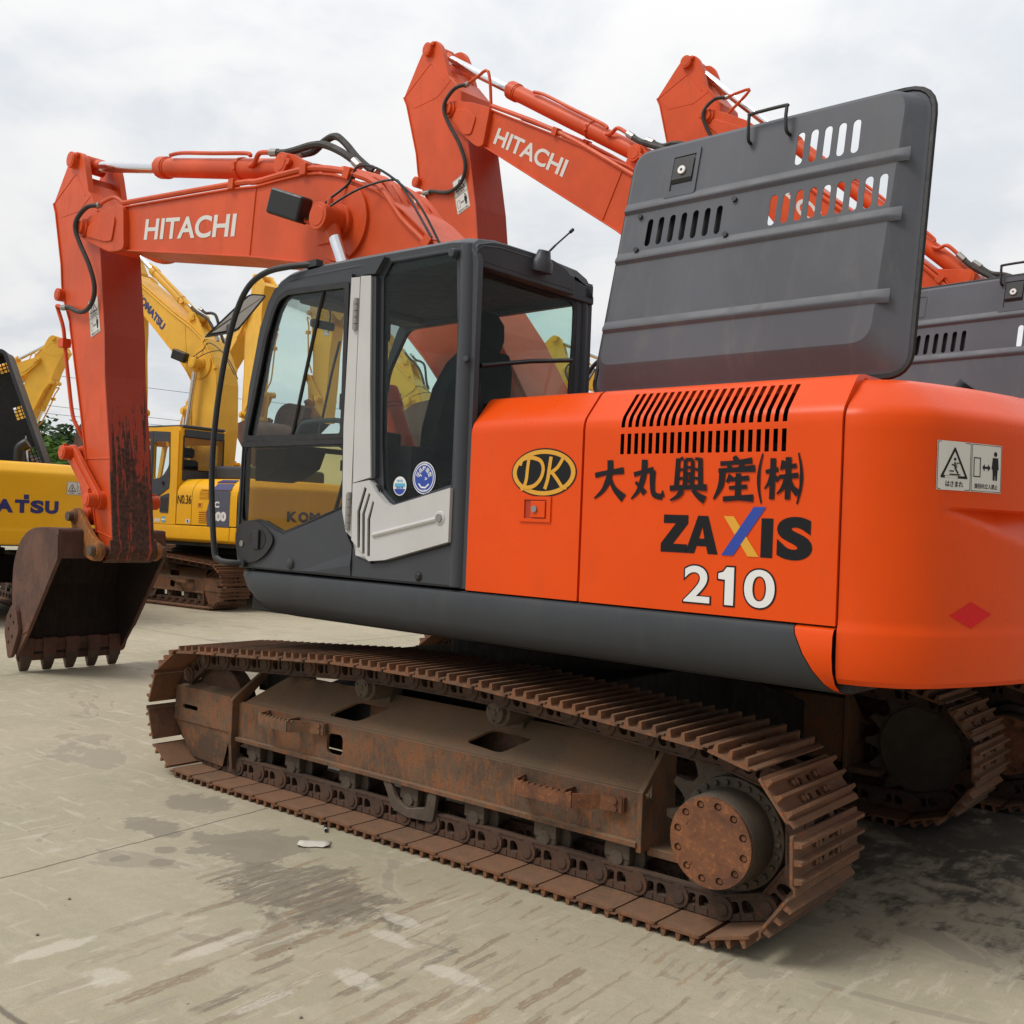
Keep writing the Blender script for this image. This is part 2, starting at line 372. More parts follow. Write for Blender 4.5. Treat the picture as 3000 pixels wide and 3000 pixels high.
def warning_sign(dec, w, h, two=True):                  # crush warning and keep-clear pictograms, unit box w x h, materials white/black
    dec.rect(0, 0, w, h, 0, 0, 8)
    horiz = w > h
    cells = ((0, 0, w/2, h), (w/2, 0, w, h)) if horiz else ((0, h/2, w, h), (0, 0, w, h/2))
    b = .02*min(w, h)
    for (x0, y0, x1, y1) in cells:
        dec.stroke([(x0+b, y0+b), (x1-b, y0+b)], b*.6, 1, .001); dec.stroke([(x0+b, y1-b), (x1-b, y1-b)], b*.6, 1, .001)
        dec.stroke([(x0+b, y0+b), (x0+b, y1-b)], b*.6, 1, .001); dec.stroke([(x1-b, y0+b), (x1-b, y1-b)], b*.6, 1, .001)
    (x0, y0, x1, y1), (X0, Y0, X1, Y1) = cells
    cw, ch = x1-x0, y1-y0; cx = (x0+x1)/2; s = min(cw*.9, ch*.85)
    yb = y0+ch*.22
    T = lambda k: [(cx-s*.46*k, yb+s*.03), (cx+s*.46*k, yb+s*.03), (cx, yb+s*.80*k)]
    dec.poly(rnd(T(1), s*.06), 1, .001, [rnd(inset(T(1), s*.06), s*.03)])
    dec.stroke([(cx-s*.16, yb+s*.12), (cx+s*.2, yb+s*.12)], s*.03, 1, .0012)
    dec.stroke([(cx-s*.17, yb+s*.2), (cx-s*.02, yb+s*.2)], s*.03, 1, .0016)
    dec.stroke([(cx+.0*s, yb+s*.42), (cx+.02*s, yb+s*.27), (cx+s*.12, yb+s*.15)], s*.045, 1, .0014)
    dec.stroke([(cx-.1*s, yb+s*.36), (cx+.02*s, yb+s*.33)], s*.03, 1, .0018)
    dec.poly(circ(cx+.01*s, yb+s*.49, s*.04, 10), 1, .001)
    dec.stroke([(cx+s*.06, yb+s*.27), (cx+s*.06, yb+s*.40), (cx+s*.2, yb+s*.40)], s*.025, 1, .002)
    dec.text('はさまれ', x0+cw*.25, y0+ch*.07, cw*.52, ch*.12, 1, .001, .02)
    cw, ch = X1-X0, Y1-Y0; s = min(cw, ch); cx = (X0+X1)/2; yb = Y0+ch*.26
    R = [(cx-s*.42, yb+s*.05), (cx-s*.2, yb+s*.05), (cx-s*.2, yb+s*.48), (cx-s*.42, yb+s*.48)]
    dec.poly(R, 1, .001, [inset(R, s*.022)])
    ax, ay = cx-s*.15, yb+s*.27; bx_ = cx+s*.12
    dec.stroke([(ax+s*.06, ay), (bx_-s*.06, ay)], s*.05, 1, .001)
    dec.poly([(ax, ay), (ax+s*.08, ay+s*.08), (ax+s*.08, ay-s*.08)], 1, .0014); dec.poly([(bx_, ay), (bx_-s*.08, ay-s*.08), (bx_-s*.08, ay+s*.08)], 1, .0014)
    px = cx+s*.28
    dec.poly(circ(px, yb+s*.58, s*.055, 12), 1, .001)
    dec.poly([(px-s*.09, yb+s*.5), (px+s*.09, yb+s*.5), (px+s*.12, yb+s*.24), (px+s*.085, yb+s*.24), (px+s*.07, yb), (px+s*.015, yb), (px, yb+s*.2), (px-s*.015, yb), (px-s*.07, yb), (px-s*.085, yb+s*.24), (px-s*.12, yb+s*.24)], 1, .001)
    dec.text('旋回内立入禁止', X0+cw*.12, Y0+ch*.07, cw*.76, ch*.11, 1, .001, .015)

# ------------------------------------------------------------------ scene bookkeeping
def thing(name, label, cat, loc=(0, 0, 0), rz=0.0, group=None):
    o = bpy.data.objects.new(name, None); COL.objects.link(o); o.empty_display_size = .3
    o.location = loc; o.rotation_euler = (0, 0, rz); o['label'] = label; o['category'] = cat
    if group: o['group'] = group
    return o
def tag(o, label, cat, group=None):
    o['label'] = label; o['category'] = cat
    if group: o['group'] = group
    return o
def empty(name, parent, rz=0.0):
    o = bpy.data.objects.new(name, None); COL.objects.link(o); o.parent = parent; o.rotation_euler.z = rz; o.empty_display_size = .2
    return o
def dup_part(o, parent, rz=None, skip=()):
    c = o.copy(); COL.objects.link(c); c.parent = parent
    if rz is not None: c.rotation_euler.z = rz
    for ch in list(o.children):
        if ch.name.split('.')[0] not in skip: dup_part(ch, c)
    return c
# ------------------------------------------------------------------ ground
def ground_material():
    m, nt, b = new_mat('stained_concrete'); v = OBJ(nt)
    s = N(nt, 'ShaderNodeSeparateXYZ', {0: v}); X, Y = s.outputs[0], s.outputs[1]
    n_big = NOISE(nt, v, .35, 5, .55); n_mid = NOISE(nt, v, 1.3, 7, .62, .5); n_fine = NOISE(nt, v, 22, 6, .7); n_grit = NOISE(nt, v, 140, 3, .6)
    c = MIX(nt, RAMP(nt, n_big, .35, .65), (.375, .330, .232), (.455, .405, .300))
    c = MIX(nt, RAMP(nt, n_fine, .3, .7, 0, .35), c, (.30, .262, .182))
    c = MIX(nt, RAMP(nt, NOISE(nt, v, .9, 8, .6, .6), .40, .66, 0, .55), c, (.305, .288, .195))
    c = MIX(nt, RAMP(nt, NOISE(nt, v, 6.5, 8, .7, .4), .52, .62, 0, .35), c, (.47, .425, .325))
    # worn patches with ragged outlines
    pv = MAPV(nt, v, (.8, 1.5, 1), (0, 0, radians(20)))
    pn = NOISE(nt, pv, 1.15, 9, .62, .9)
    patch = RAMP(nt, pn, .585, .60)
    c = MIX(nt, MATH(nt, 'MULTIPLY', patch, .42), c, MIX(nt, n_fine, (.195, .168, .132), (.265, .232, .185)))
    edge = MATH(nt, 'MULTIPLY', RAMP(nt, pn, .555, .582), MATH(nt, 'SUBTRACT', 1.0, patch))
    c = MIX(nt, MATH(nt, 'MULTIPLY', edge, .35), c, (.455, .40, .30))
    # pale scuffs dragged by tracks
    sv = MAPV(nt, v, (15, 2.6, 1), (0, 0, radians(4)))
    sn = NOISE(nt, sv, 1.0, 8, .66, .35)
    scuff = MATH(nt, 'MULTIPLY', RAMP(nt, sn, .57, .63), RAMP(nt, n_mid, .44, .56))
    c = MIX(nt, MATH(nt, 'MULTIPLY', scuff, .62), c, (.53, .475, .38))
    sv2 = MAPV(nt, v, (1.7, 13.0, 1), (0, 0, radians(-8)))
    sn2 = NOISE(nt, sv2, 1.0, 8, .68, .3)
    c = MIX(nt, MATH(nt, 'MULTIPLY', MATH(nt, 'MULTIPLY', RAMP(nt, sn2, .585, .61), RAMP(nt, X, -.3, 1.2, .25, 1)), .55), c, (.53, .48, .39))
    # grouser prints: rows of short broken lines beside the track, running across the travel direction
    wob = MATH(nt, 'MULTIPLY', MATH(nt, 'SUBTRACT', NOISE(nt, v, 4, 5, .6), .5), .06)
    brk = NOISE(nt, MAPV(nt, v, (24, 5.5, 1)), 1.0, 6, .7)
    scr = NOISE(nt, MAPV(nt, v, (95, 16, 1)), 1.0, 5, .7)
    ln = []
    for (y0, spread, half, per, seed, x_hi) in ((2.10, .30, .20, .0633, 0.0, .40), (2.62, .55, .17, .083, 7.3, .1), (1.62, .25, .10, .047, 3.1, -.25), (2.95, .5, .22, .11, 5.7, -.1)):
        ph = MATH(nt, 'DIVIDE', MATH(nt, 'ADD', MATH(nt, 'ADD', X, MATH(nt, 'MULTIPLY', Y, .06)), wob), per)
        idn = MATH(nt, 'FLOOR', ph)
        def rnd1(k): return N(nt, 'ShaderNodeTexWhiteNoise', {'W': MATH(nt, 'ADD', idn, seed+k)}, noise_dimensions='1D').outputs['Value']
        w1, w2, w3 = rnd1(.13), rnd1(.37), rnd1(.71)
        fr_ = MATH(nt, 'ABSOLUTE', MATH(nt, 'SUBTRACT', MATH(nt, 'FRACT', ph), .5))
        yc = MATH(nt, 'ADD', y0, MATH(nt, 'MULTIPLY', MATH(nt, 'SUBTRACT', w1, .5), spread))
        hl = MATH(nt, 'ADD', half*.4, MATH(nt, 'MULTIPLY', w2, half))
        dy = MATH(nt, 'SUBTRACT', MATH(nt, 'ADD', MATH(nt, 'ABSOLUTE', MATH(nt, 'SUBTRACT', Y, yc)), MATH(nt, 'MULTIPLY', MATH(nt, 'SUBTRACT', brk, .5), .35)), hl)
        m1 = MATH(nt, 'MULTIPLY', RAMP(nt, dy, -.02, .02, 1, 0), RAMP(nt, MATH(nt, 'ADD', fr_, MATH(nt, 'MULTIPLY', MATH(nt, 'SUBTRACT', brk, .5), .4)), MATH(nt, 'MULTIPLY', w3, .25), MATH(nt, 'ADD', MATH(nt, 'MULTIPLY', w3, .25), .10), 1, 0))
        m1 = MATH(nt, 'MULTIPLY', m1, RAMP(nt, scr, .40, .52))
        m1 = MATH(nt, 'MULTIPLY', m1, RAMP(nt, X, x_hi, x_hi-.25, 0, 1))
        tone = MIX(nt, w2, (.16, .135, .105), MIX(nt, RAMP(nt, w1, .4, .6), (.33, .215, .12), (.50, .44, .33)))
        c = MIX(nt, MATH(nt, 'MULTIPLY', m1, MATH(nt, 'MULTIPLY', MATH(nt, 'ADD', .35, MATH(nt, 'MULTIPLY', w3, .5)), RAMP(nt, n_mid, .3, .5, .5, 1))), c, tone); ln.append(m1)
    line = MATH(nt, 'MAXIMUM', ln[0], ln[1])
    wv = MATH(nt, 'MULTIPLY', MATH(nt, 'SUBTRACT', .25, fr_), 3.0)
    # dark wet looking print near the row, drips, shade painted under the machine
    def blob(x, y, rx, ry, soft=.35):
        d = MATH(nt, 'SQRT', MATH(nt, 'ADD', MATH(nt, 'POWER', MATH(nt, 'DIVIDE', MATH(nt, 'SUBTRACT', X, x), rx), 2.0), MATH(nt, 'POWER', MATH(nt, 'DIVIDE', MATH(nt, 'SUBTRACT', Y, y), ry), 2.0)))
        d = MATH(nt, 'ADD', d, MATH(nt, 'ADD', MATH(nt, 'MULTIPLY', MATH(nt, 'SUBTRACT', NOISE(nt, v, 4.5, 8, .65, .6), .5), 2.4), MATH(nt, 'MULTIPLY', MATH(nt, 'SUBTRACT', brk, .5), 1.3)))
        return RAMP(nt, d, 1-soft, 1+.03, 1, 0)
    dk = MATH(nt, 'MULTIPLY', blob(-.20, 2.05, .42, .26, .1), RAMP(nt, brk, .36, .50))
    c = MIX(nt, MATH(nt, 'MULTIPLY', dk, .75), c, (.15, .128, .10))
    g2 = blob(.42, 1.85, .30, .22, .06)
    c = MIX(nt, MATH(nt, 'MULTIPLY', g2, .75), c, (.225, .195, .148))
    for (x, y, rx, ry) in ((.62, 2.16, .045, .05), (.50, 2.26, .05, .05), (.66, 2.36, .04, .05), (.98, 2.0, .22, .09), (1.2, 1.6, .2, .15)):
        c = MIX(nt, MATH(nt, 'MULTIPLY', blob(x, y, rx, ry, .12), .7), c, (.215, .187, .145))
    for (x, y, rx, ry) in ((-.70, 1.98, .10, .035), (-.80, 2.13, .13, .035), (-.95, 2.45, .10, .05), (-1.22, 2.2, .14, .05), (-.42, 2.62, .05, .22), (-.35, 3.0, .09, .08), (-.88, 2.75, .03, .12), (-.05, 3.0, .05, .16)):
        c = MIX(nt, MATH(nt, 'MULTIPLY', blob(x, y, rx, ry, .35), .60), c, (.58, .535, .45))
    under_shade = MATH(nt, 'MULTIPLY', RAMP(nt, NOISE(nt, v, 1.7, 7, .6, .6), .30, .50), blob(-1.1, -1.0, 2.6, 1.75, .55))  # shade beneath and behind the machine, put into the concrete colour
    c = MIX(nt, MATH(nt, 'MULTIPLY', under_shade, .92), c, (.030, .026, .020))
    # slab joints and a crack
    wj = MATH(nt, 'MULTIPLY', MATH(nt, 'SUBTRACT', NOISE(nt, v, 5, 6, .7), .5), .035)
    def joint(coord, at, half):
        return RAMP(nt, MATH(nt, 'ABSOLUTE', MATH(nt, 'ADD', MATH(nt, 'SUBTRACT', coord, at), wj)), half*.4, half*1.6, 1, 0)
    jx = MATH(nt, 'ADD', X, MATH(nt, 'MULTIPLY', Y, .075))
    j = MATH(nt, 'MAXIMUM', joint(jx, .972, .006), joint(Y, 3.335, .010))
    for a in (5.9, 10.9, 15.9): j = MATH(nt, 'MAXIMUM', j, joint(jx, a, .01))
    for a in (-2.6, -8.6): j = MATH(nt, 'MAXIMUM', j, joint(Y, a, .01))
    c = MIX(nt, MATH(nt, 'MULTIPLY', j, .8), c, (.10, .085, .065))
    # little dark specks
    sp = N(nt, 'ShaderNodeTexVoronoi', {'Vector': v, 'Scale': 7.0, 'Randomness': 1.0}).outputs['Distance']
    c = MIX(nt, MATH(nt, 'MULTIPLY', RAMP(nt, sp, .028, .045, 1, 0), .75), c, (.09, .075, .06))
    c = MIX(nt, RAMP(nt, n_grit, .35, .75, 0, .30), c, (.24, .21, .15))
    c = MIX(nt, RAMP(nt, NOISE(nt, v, 60, 4, .7), .60, .68, 0, .25), c, (.16, .138, .10))
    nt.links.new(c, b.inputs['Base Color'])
    nt.links.new(RAMP(nt, pn, .4, .6, .86, .72), b.inputs['Roughness'])
    h = MATH(nt, 'ADD', MATH(nt, 'MULTIPLY', n_fine, .5), MATH(nt, 'ADD', MATH(nt, 'MULTIPLY', n_grit, .35), MATH(nt, 'MULTIPLY', MATH(nt, 'MAXIMUM', j, line), -.9)))
    BUMP(nt, b, h, .006, .55)
    return m
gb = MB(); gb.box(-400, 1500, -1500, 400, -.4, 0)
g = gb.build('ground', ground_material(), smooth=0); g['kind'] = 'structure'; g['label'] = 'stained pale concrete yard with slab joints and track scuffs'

# ------------------------------------------------------------------ crawler tracks
SH_W = .60
def shoe_mesh():
    mb = MB(); p = .183
    w2 = SH_W/2
    o = rnd([(-p/2, -w2), (p/2-.004, -w2), (p/2-.002, w2), (-p/2, w2)], .010, 2)
    hl = lambda x0, x1, y0, y1: rnd([(x0, y0), (x1, y0), (x1, y1), (x0, y1)], .010, 2)
    vs, fs = fill(o, [hl(-.048, -.022, .022, .060), hl(-.048, -.022, -.060, -.022), hl(.016, .042, .022, .060), hl(.016, .042, -.060, -.022)], .011)
    mb.add([(q[0], q[1], .0555+q[2]) for q in vs], fs)
    g_ = lambda xc, wb, wt, h: mb.prism([(xc-wb, .0595), (xc-wb*.62, .066), (xc-wt, h), (xc+wt, h), (xc+wb*.62, .066), (xc+wb, .0595)], -w2+.004, w2-.004)
    g_(-.066, .018, .0062, .092); g_(-.002, .017, .0060, .0925); g_(.059, .018, .0062, .093)
    mb.prism([(-p/2-.024, .0645), (-p/2-.004, .0625), (-p/2+.012, .0510), (-p/2+.014, .060), (-p/2, .071), (-p/2-.022, .0705)], -w2, w2)
    for sx in (-.034, .030):
        for sy in (-.115, -.085, .085, .115): mb.cyl((sx, sy, .058), (sx, sy, .074), .0135, n=6)
    return mb.mesh('track_shoe', [SHOE])
def link_mesh(p):
    mb = MB()
    for sg in (-1, 1):
        o = [(-.112, -.012), (-.098, -.036), (-.03, -.048), (.085, -.048), (.122, -.030), (.126, .0), (.118, .034), (.085, .046), (-.085, .046), (-.104, .030)]
        h1 = rnd([(-.074, .020), (-.036, .020), (-.036, -.026), (-.066, -.026)], .010, 2); h2 = rnd([(-.022, .020), (.026, .020), (.020, -.014), (.004, -.030), (-.022, -.028)], .014, 2)
        y = .088*sg
        mb.plate(rnd(o, .02, 3), [[(a, b) for a, b in h1], [(a, b) for a, b in h2]], y-.017, y+.017)
        mb.cyl((.080, y+.004*sg, -.002), (.080, y+.026*sg, -.002), .047, n=18); mb.cyl((.082, y+.024*sg, 0), (.082, y+.031*sg, 0), .026, n=12)
        for sx in (-.054, .002): mb.box(sx-.015, sx+.015, y-.012, y+.020, .018, .044)
        mb.box(-.1, .09, y-.02, y+.02, -.053, -.044)
    mb.cyl((.085, -.075, 0), (.085, .075, 0), .024, n=12)
    mm = Matrix.Identity(4)
    return mb.mesh('track_link', [LINK])
# the link's outer face: z of the local frame points to the shoe
SHOE_ME = shoe_mesh(); 
def pitch_path(half, R, zc, hump):
    P = []
    for k in range(25): a = -pi/2 + pi*k/24; P.append((half+R*cos(a), zc+R*sin(a)))            # idler end, upwards
    P += [(x*half, zc+R+h) for x, h in hump]
    for k in range(25): a = pi/2 + pi*k/24; P.append((-half+R*cos(a), zc+R*sin(a)))
    n0 = 40
    P += [(-half+2*half*k/n0, zc-R) for k in range(1, n0)]
    return P
def resample(P, pitch):
    L = [0]
    for i in range(len(P)): a, b = P[i], P[(i+1) % len(P)]; L.append(L[-1]+hypot(b[0]-a[0], b[1]-a[1]))
    n = round(L[-1]/pitch); out = []
    for k in range(n):
        s = L[-1]*(k+.35)/n; i = max(j for j in range(len(P)) if L[j] <= s); t = (s-L[i])/(L[i+1]-L[i])
        a, b = P[i], P[(i+1) % len(P)]; out.append((a[0]+(b[0]-a[0])*t, a[1]+(b[1]-a[1])*t))
    return out
HUMP = [(.80, .020), (.55, .048), (.25, .082), (0, .088), (-.25, .086), (-.5, .062), (-.8, .026)]
TPATH = resample(pitch_path(1.686, .29, .383, HUMP), .19)
LINK_ME = link_mesh(.19)
def track_chain(root, yc, detail=True, shoe_mats=None):
    pins = MB()
    n = len(TPATH)
    for (x, z) in TPATH: pins.cyl((x, yc-.112, z), (x, yc+.112, z), .019, n=8)
    ch = pins.build('track_chain', LINK, root)
    acc = MB()
    for i in range(n):
        (x0, z0), (x1, z1) = TPATH[i], TPATH[(i+1) % n]
        t = Vector((x1-x0, 0, z1-z0)).normalized(); out = Vector((t.z, 0, -t.x))                # outward for this direction of travel
        Mx = Matrix((t, Vector((0, 1, 0)), out)).transposed().to_4x4(); Mx.translation = ((x0+x1)/2, yc, (z0+z1)/2)
        Ml = Matrix((-t, Vector((0, 1, 0)), out)).transposed().to_4x4(); Ml.translation = Mx.translation
        if detail:
            for nm, me, mm in (('track_shoe', SHOE_ME, Ml), ('track_link', LINK_ME, Ml)):
                o = bpy.data.objects.new(nm, me); COL.objects.link(o); o.parent = ch; o.matrix_local = mm
        else:
            for me, mi in ((SHOE_ME, 0), (LINK_ME, 1)):
                acc.add([tuple(v.co) for v in me.vertices], [tuple(p.vertices) for p in me.polygons], mi, Ml)
    if not detail:
        bpy.data.objects.remove(ch, do_unlink=True); ch = acc.build('track_chain', [SHOE, LINK], root, smooth=0)
    return ch
def lathe_y(mb, prof, x, z, n=32, mi=0):               # prof: (y, radius)
    return mb.lathe([(y-prof[0][0], r) for y, r in prof], (x, prof[0][0], z), (0, 1, 0), n, mi) if prof[-1][0] > prof[0][0] else mb.lathe([(prof[0][0]-y, r) for y, r in prof], (x, prof[0][0], z), (0, -1, 0), n, mi)
def track_frame(root, yc, sg=1, small=True):
    """one side: sg=+1 left track. y is mirrored for the right one."""
    Yv = lambda y: yc + sg*(y-1.1)
    xr0, xr1 = -1.27, 1.40
    mb = MB()
    fold, fl = .455, .262
    # outer face with a square hole, sloped top with two holes, flange, inner face
    f0 = [(xr0, fl), (xr1, fl), (xr1, fold), (xr0, fold)]
    mb.plate(f0, [rnd([(.517, .30), (.64, .30), (.64, .405), (.517, .412)], .035)], Yv(1.196), Yv(1.212))
    a, b = Vector((0, Yv(1.204), fold-.006)), Vector((0, Yv(.995), .618)); u = (b-a); L = u.length; u.normalize(); nn = Vector((0, -u.z, u.y))*(1 if sg > 0 else -1)
    vs, fs = fill([(xr0-.06, 0), (xr1-.02, 0), (xr1-.20, L), (xr0+.05, L)], [rnd([(-.27, .07), (-.50, .05), (-.62, .165), (-.37, .175)], .035), rnd([(.69, .05), (.46, .05), (.32, .175), (.56, .18)], .035)], .012)
    mb.add([tuple(a+Vector((p[0], 0, 0))+u*p[1]+nn*p[2]) for p in vs], fs)
    mb.cyl((xr0-.05, Yv(1.199), fold-.003), (xr1-.01, Yv(1.199), fold-.003), .013, n=10)
    y0, y1 = sorted((Yv(1.235), Yv(1.02))); mb.box(xr0-.01, xr1, y0, y1, fl-.020, fl+.004)
    y0, y1 = sorted((Yv(.995), Yv(.975))); mb.box(xr0, xr1-.2, y0, y1, fl, .618)
    # rear end plate
    pl = [(Yv(1.225), .222), (Yv(1.225), .465), (Yv(1.01), .655), (Yv(.96), .655), (Yv(.96), .222)]
    mb.prism(pl, xr0-.030, xr0-.004, 'x')
    mb.box(xr0-.20, xr0-.02, *sorted((Yv(1.16), Yv(.99))), .20, .235)
    fr = mb.build('track_frame', FRAME, root, bevel=.005)
    # idler guard at the front
    gb = MB()
    gp = lambda x: [(Yv(1.225), .30), (Yv(1.215), .485), (Yv(1.14), .525), (Yv(1.075), .53), (Yv(1.075), .512), (Yv(1.13), .505), (Yv(1.195), .475), (Yv(1.20), .30)]
    gb.prism([(1.43, .288), (1.985, .288), (1.97, .49), (1.435, .485)], Yv(1.200), Yv(1.214))
    vs, fs = fill([(1.43, .288), (1.985, .288), (1.975, .492), (1.433, .488)], [rnd([(1.75, .36), (1.90, .36), (1.90, .388), (1.75, .388)], .014)], .014)
    gb.v, gb.f, gb.m = [], [], []
    gb.add([(p[0], Yv(1.240)+p[2], p[1]) for p in vs], fs)
    gb.add([(1.432, Yv(1.241), .486), (1.976, Yv(1.241), .490), (1.955, Yv(1.04), .535), (1.45, Yv(1.04), .545)], [(0, 1, 2, 3)])
    gb.add([(1.43, Yv(1.240), .29), (1.985, Yv(1.240), .29), (1.83, Yv(1.222), .085), (1.52, Yv(1.222), .075)], [(0, 1, 2, 3)])
    gb.add([(1.985, Yv(1.240), .29), (1.975, Yv(1.240), .49), (1.955, Yv(1.04), .535), (2.0, Yv(1.05), .3), (1.83, Yv(1.222), .085)], [(0, 1, 2, 3, 4)])
    gb.prism([(Yv(1.255), .245), (Yv(1.255), .475), (Yv(1.225), .50), (Yv(1.0), .655), (Yv(.97), .655), (Yv(1.0), .60), (Yv(1.16), .46), (Yv(1.20), .10), (Yv(1.24), .075)], 1.405, 1.432, 'x')
    gb.build('idler_guard', FRAME, fr, bevel=.004)
    # recoil bracket: sloping arm behind the idler
    rb = MB(); rb.box(1.05, 1.5, *sorted((Yv(1.0), Yv(.95))), .50, .63); rb.cyl((.9, Yv(1.05), .383), (1.5, Yv(1.05), .383), .09, n=16); rb.build('recoil_tube', UNDER, fr)
    for xs in ((1.10, .64), (-.70, -1.21)) if small else ():
        st = MB(); z = .425 if xs[0] > 0 else .40
        x0, x1 = xs; pts = [(x0+.02, Yv(1.21)), (x0, Yv(1.30)), (x0-.03, Yv(1.325)), (x1+.19, Yv(1.325)), (x1+.10, Yv(1.245)), (x1, Yv(1.235)), (x1, Yv(1.212))]
        for i in range(len(pts)-1):
            p, q = Vector(pts[i]), Vector(pts[i+1]); t = (q-p).normalized(); nv = Vector((-t.y, t.x))*.006
            st.add([(p.x+nv.x*s_, p.y+nv.y*s_, zz) for s_ in (-1, 1) for zz in (z-.03, z+.03)] + [(q.x+nv.x*s_, q.y+nv.y*s_, zz) for s_ in (-1, 1) for zz in (z-.03, z+.03)],
                   [(0, 1, 3, 2), (4, 6, 7, 5), (0, 4, 5, 1), (2, 3, 7, 6), (1, 5, 7, 3), (0, 2, 6, 4)])
        for k in range(9): st.box(x0-.05-k*.032, x0-.062-k*.032, *sorted((Yv(1.319), Yv(1.333))), z+.028, z+.036)
        st.box((x0+x1)/2-.004, (x0+x1)/2+.004, *sorted((Yv(1.215), Yv(1.325))), z-.025, z+.028)
        for (bx_, bz) in ((x0+.01, .016), (x0+.01, -.016), (x1+.03, .016), (x1+.03, -.016)): st.cyl((bx_, Yv(1.235), z+bz), (bx_, Yv(1.252), z+bz), .013, n=6)
        st.build('step', FRAME if x0 > 0 else HUBM, fr)
    if sg > 0:
        d = Dec(lambda x, y, k: (x, Yv(1.175), y)); rr = random.Random(3)
        mbp = MB()
        for _ in range(34):
            x, q = .665+rr.random()*.10, rr.random()*.05; P = a+Vector((x, 0, 0))+u*(q+.035)+nn*.0075
            r = .004+rr.random()*.007; mbp.add([tuple(P+Vector((r*cos(t), 0, 0))+u*(r*.8*sin(t))) for t in (0, 1.2, 2.4, 3.9, 5.1)], [(0, 1, 2, 3, 4)])
        mbp.build('paint_flakes', plain('pale_paint_flake', (.50, .46, .30), .7), fr, smooth=0)
    for x in (1.268, .929, .487, .04, -.383, -.794, -1.171):
        rb = MB(); z = .172
        lathe_y(rb, [(Yv(1.195), .050), (Yv(1.19), .058), (Yv(1.15), .058), (Yv(1.145), .102), (Yv(1.128), .102), (Yv(1.12), .070), (Yv(1.0), .070)], x, z, 20)
        rb.box(x-.06, x+.06, *sorted((Yv(1.20), Yv(1.155))), z, .245); lathe_y(rb, [(Yv(1.206), .03), (Yv(1.19), .036)], x, z, 14)
        rb.cyl((x-.035, Yv(1.18), z-.07), (x-.035, Yv(1.18), z-.04), .014, n=6); rb.cyl((x+.035, Yv(1.18), z-.07), (x+.035, Yv(1.18), z-.04), .014, n=6)
        rb.build('track_roller', ROLL, fr, bevel=.003)
    for x in (.395, -.49):
        rb = MB(); z = .672
        lathe_y(rb, [(Yv(1.215), .040), (Yv(1.212), .050), (Yv(1.185), .052), (Yv(1.18), .068), (Yv(1.05), .068), (Yv(1.045), .05), (Yv(.98), .05)], x, z, 20)
        for k in range(3): t = .5+2.1*k; rb.cyl((x+.036*cos(t), Yv(1.21), z+.036*sin(t)), (x+.036*cos(t), Yv(1.222), z+.036*sin(t)), .008, n=6)
        rb.cyl((x, Yv(1.21), z), (x, Yv(1.22), z), .016, n=10); rb.box(x-.045, x+.045, *sorted((Yv(1.05), Yv(.96))), .56, z+.05)
        rb.build('carrier_roller', ROLL, fr, bevel=.003)
    # track guide at mid length
    gg = MB(); gg.prism(rnd([(.20, .245), (.17, .20), (.13, .12), (.03, .095), (-.15, .105), (-.17, .24), (-.11, .24), (-.10, .165), (.03, .135), (.10, .17), (.14, .245)], .02, 3), Yv(1.205), Yv(1.228))
    gg.box(-.17, .14, *sorted((Yv(1.15), Yv(1.205))), .10, .125); gg.build('track_guide', ROLL, fr, bevel=.004)
    # front idler
    ib = MB(); lathe_y(ib, [(Yv(1.16), .10), (Yv(1.155), .205), (Yv(1.145), .245), (Yv(1.05), .245), (Yv(1.04), .205), (Yv(1.03), .1)], 1.686, .383, 36)
    ib.cyl((1.686, Yv(1.19), .383), (1.686, Yv(1.0), .383), .06); ib.build('idler', LINK, root, bevel=.006)
    # sprocket with final drive
    sb = MB(); xs, zs = -1.683, .383; teeth = []
    nt_ = 14
    for k in range(nt_):
        a0 = 2*pi*k/nt_
        for da, r in ((-.5, .255), (-.36, .258), (-.22, .282), (-.10, .328), (.10, .328), (.22, .282), (.36, .258)): teeth.append((xs+r*cos(a0+da*2*pi/nt_), zs+r*sin(a0+da*2*pi/nt_)))
    sb.plate(teeth, [circ(xs, zs, .17, 30)], Yv(1.085), Yv(1.125))
    lathe_y(sb, [(Yv(1.14), .17), (Yv(1.135), .222), (Yv(1.12), .235), (Yv(1.06), .235)], xs, zs, 36)
    for k in range(18): t = 2*pi*k/18; sb.cyl((xs+.205*cos(t), Yv(1.13), zs+.205*sin(t)), (xs+.205*cos(t), Yv(1.152), zs+.205*sin(t)), .0135, n=6)
    sp = sb.build('sprocket', ROLL, root, bevel=.003)
    hb = MB()
    lathe_y(hb, [(Yv(1.12), .215), (Yv(1.195), .215), (Yv(1.20), .205), (Yv(1.20), .176), (Yv(1.345), .174), (Yv(1.357), .168)], xs, zs, 44)
    for k in range(26): t = 2*pi*k/26; hb.cyl((xs+.195*cos(t), Yv(1.195), zs+.195*sin(t)), (xs+.195*cos(t), Yv(1.213), zs+.195*sin(t)), .0115, n=6)
    hb.build('final_drive', HUBS, sp, bevel=.003)
    cb = MB(); Rr = .168; pts = []
    nb = 12
    holes = [circ(xs+.140*cos(2*pi*k/nb+.2), zs+.140*sin(2*pi*k/nb+.2), .0155, 12) for k in range(nb)]
    cb.plate(circ(xs, zs, Rr, 56), holes, Yv(1.352), Yv(1.370))
    for k in range(nb): t = 2*pi*k/nb+.2; cb.cyl((xs+.140*cos(t), Yv(1.35), zs+.140*sin(t)), (xs+.140*cos(t), Yv(1.364), zs+.140*sin(t)), .0105, n=6)
